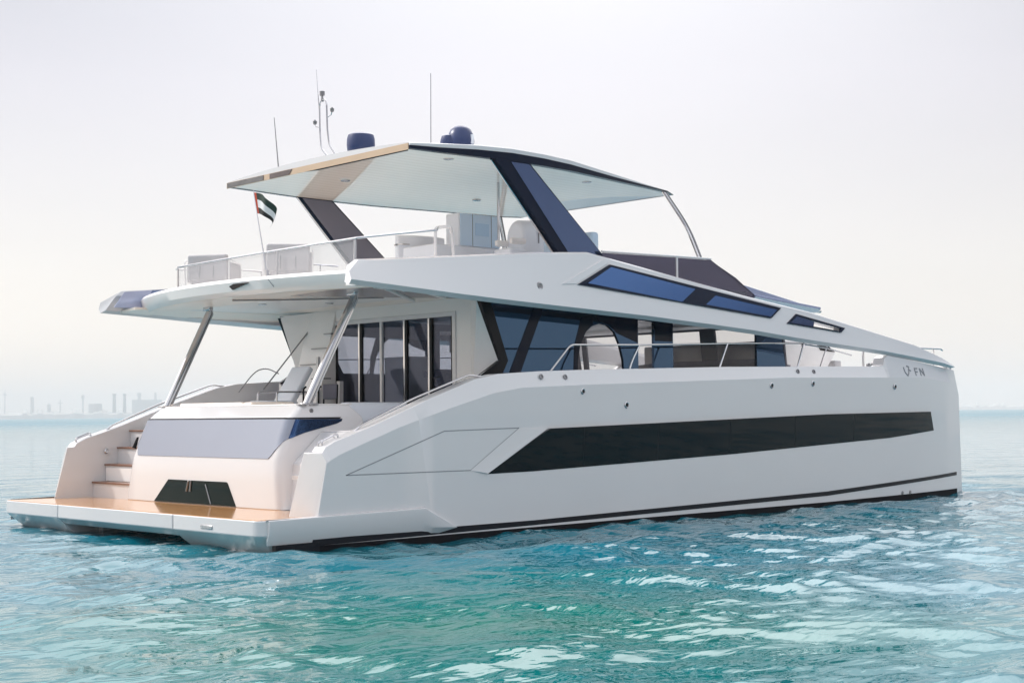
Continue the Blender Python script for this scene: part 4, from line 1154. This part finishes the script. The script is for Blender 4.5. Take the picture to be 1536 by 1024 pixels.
def flag():
    t = thing('ensign_flag', 'red, green, white and black flag hanging on a raked staff at the upper deck rail', 'flag', (2.02, -1.62, 4.42))
    base = Vector((0, 0, 0)); top = Vector((.02, .46, 1.54))
    finish('staff', TB([base, base.lerp(top, .5) , top], .012, 8, .009), STEEL, t)
    finish('staff_socket', LT([(.03, 0), (.025, .12)], (0, 0, -.02), n=12), STEEL, t)
    n, mcol = 22, 16
    bm = bmesh.new(); grid = []
    d = (base - top).normalized()
    for i in range(n + 1):
        u = i / n
        row = []
        for j in range(mcol + 1):
            v = j / mcol
            hoist = top + d * (.03 + .40 * v)
            # the fly droops: outwards to starboard and down, in soft folds
            outw = .52 * math.sin(min(1, u) * 1.25) * (1 - .12 * v)
            drop = .24 * u ** 1.6 * (1.0 - .25 * v) + .10 * u * u
            fold = .07 * math.sin(u * 8.5 + v * 2.0) * u
            p = hoist + Vector((.10 * u + fold, -outw + .1 * u * v, -drop - .06 * u * math.sin(v * 3)))
            row.append(bm.verts.new(p))
        grid.append(row)
    for i in range(n):
        for j in range(mcol):
            f = bm.faces.new([grid[i][j], grid[i + 1][j], grid[i + 1][j + 1], grid[i][j + 1]])
            vv = (j + .5) / mcol
            f.material_index = 0 if i < n * .08 else (1 if vv < .34 else (2 if vv < .66 else 3))
    finish('flag_cloth', bm, [RED, GREEN, FWHITE, FBLACK], t, ang=80)
flag()

# ------------------------------------------------------------------ far shore, seen through the haze
f_px = 2199.0
def far(px, dist):
    """world xy at a compass bearing given by the photo column, dist metres off"""
    a = yaw - math.atan((px - 768) / f_px)
    return CAM.x + math.cos(a) * dist, CAM.y + math.sin(a) * dist, a
def shore(px0, px1, dist, h, name, seed, n=420):
    bm = bmesh.new(); secs = []
    rng = random.Random(seed)
    ph = [rng.random() * 6.28 for _ in range(5)]; blk = 0
    for i in range(n + 1):
        t = i / n
        px = px0 + (px1 - px0) * t
        x, y, a = far(px, dist)
        hh = h * (.72 + .12 * math.sin(t * 9 + ph[0]) + .08 * math.sin(t * 31 + ph[1]) + .07 * math.sin(t * 83 + ph[2]) + .05 * rng.random())
        if i % 3 == 0: blk = rng.choice((0, 0, 0, .1, .22, .35, .5)) * h
        hh += blk
        hh *= min(1, t * 18 + .12, (1 - t) * 14 + .12)
        ca, sa = math.cos(a), math.sin(a)
        secs.append([(x, y, -.8), (x + ca * 6, y + sa * 6, hh * .55), (x + ca * 90, y + sa * 90, hh), (x + ca * 350, y + sa * 350, hh * .8), (x + ca * 450, y + sa * 450, -.8)])
    loft(bm, secs)
    o = finish(name, bm, LAND, None, ang=20); o['kind'] = 'structure'
    return o
DS = 5200.0
S1 = DS / f_px
shore(-420, 640, DS, 11 * S1, 'far_shore', 5)
shore(1380, 1990, 6000.0, 9 * 6000 / f_px, 'far_headland', 9)
def fbuild(name, px, label, cat, parts, dist=DS + 60, group=None):
    x, y, a = far(px, dist)
    t = thing(name, label, cat, (x, y, 0), group)
    t.rotation_euler = (0, 0, a)        # local x away from the viewer, local y to the left
    for nm, fn, mat in parts:
        finish(nm, fn, mat, t)
k_ = (DS + 60) / f_px
def stack_parts(h, r): return [('shaft', LT([(r * 1.35, 0), (r, h * .93)], (0, 0, 0), n=16), DCONC), ('cap', LT([(r * 1.3, h * .93), (r * 1.3, h), (r * .9, h)], (0, 0, 0), n=16), DCONC)]
fbuild('chimney', 171, 'leftmost of the two tall dark chimney stacks on the hazy shore', 'chimney', stack_parts(35 * k_, 2.2 * k_), group='chimney stacks on the far shore')
fbuild('chimney', 186.5, 'right of the two tall dark chimney stacks, next to the long plant building', 'chimney', stack_parts(35 * k_, 2.0 * k_), group='chimney stacks on the far shore')
pl = BB(-20, 20, -21 * k_, 21 * k_, 0, 26 * k_)
fbuild('power_plant', 220, 'long pale plant building with two roof vents, nearest the yacht on the far shore', 'plant', [('hall', pl, CONC), ('roof_vent', LT([(2.5 * k_, 25 * k_), (2.2 * k_, 30 * k_), (3.2 * k_, 32 * k_), (3.2 * k_, 36 * k_), (0, 37 * k_)], (0, 11 * k_, 0), n=12), CONC), ('roof_vent', LT([(2.0 * k_, 25 * k_), (1.8 * k_, 36 * k_), (0, 37 * k_)], (0, -12 * k_, 0), n=12), CONC)])
sh = bmesh.new(); box(sh, (0, 0, 9 * k_), (30, 16 * k_, 20 * k_)); box(sh, (0, -6 * k_, 10 * k_), (30, 10 * k_, 22 * k_))
fbuild('industrial_shed', 141, 'low stepped shed left of the two dark chimneys on the far shore', 'shed', [('hall', sh, CONC), ('roof', BB(-16, 16, -8 * k_, 8 * k_, 19.2 * k_, 20.5 * k_), CONC)])
def mast_parts(h, r): 
    b = bmesh.new(); tube(b, [(0, 0, 0), (0, 0, h)], r, 8, r * .35)
    return [('mast', b, CONC), ('platform', LT([(r * 2.2, h * .8), (r * 2.2, h * .84)], (0, 0, 0), n=10), CONC)]
fbuild('radio_mast', 7, 'tallest thin mast at the far left end of the hazy shore', 'mast', mast_parts(42 * k_, 1.1 * k_))
fbuild('cooling_tower', 48, 'pale squat tower standing between the thin far left mast and the small tank', 'tower', [('shell', LT([(3.4 * k_, 0), (2.4 * k_, 24 * k_), (2.8 * k_, 31 * k_)], (0, 0, 0), n=16), CONC)])
fbuild('storage_tank', 73, 'smallest pale tank on the shore, between the squat tower and the lattice tower', 'tank', [('shell', LT([(2.8 * k_, 0), (2.8 * k_, 20 * k_), (0, 23 * k_)], (0, 0, 0), n=16), CONC)])
fbuild('lattice_tower', 90, 'thin pale tower second from the left of the slender shore masts', 'tower', mast_parts(27 * k_, 1.6 * k_))
fbuild('water_tower', 124, 'pale slender tower with a wide head left of the stepped shed', 'tower', [('shaft', LT([(1.7 * k_, 0), (1.2 * k_, 27 * k_)], (0, 0, 0), n=12), CONC), ('head', LT([(1.2 * k_, 27 * k_), (2.4 * k_, 29 * k_), (2.2 * k_, 33 * k_), (0, 34 * k_)], (0, 0, 0), n=12), CONC)])

# ------------------------------------------------------------------ haze
hb_ = BX((3200, 3200, 59), (7600, 7600, 120))
hz = finish('haze', hb_, [], None)
HM = bpy.data.materials.new('sea haze'); HM.use_nodes = True
ht_ = HM.node_tree; ht_.nodes.clear()
ho = ht_.nodes.new('ShaderNodeOutputMaterial'); hv = ht_.nodes.new('ShaderNodeVolumePrincipled')
hv.inputs['Color'].default_value = (0.955, 0.915, 0.90, 1)
hv.inputs['Density'].default_value = 0.00028
hv.inputs['Anisotropy'].default_value = -0.3
ht_.links.new(hv.outputs[0], ho.inputs['Volume'])
hz.data.materials.clear(); hz.data.materials.append(HM)
hz['kind'] = 'stuff'

# parts stop at thing > part > sub-part
def depth(o):
    d = 0
    while o.parent is not None: o = o.parent; d += 1
    return d
for o in list(SC.objects):
    while depth(o) > 2: o.parent = o.parent.parent
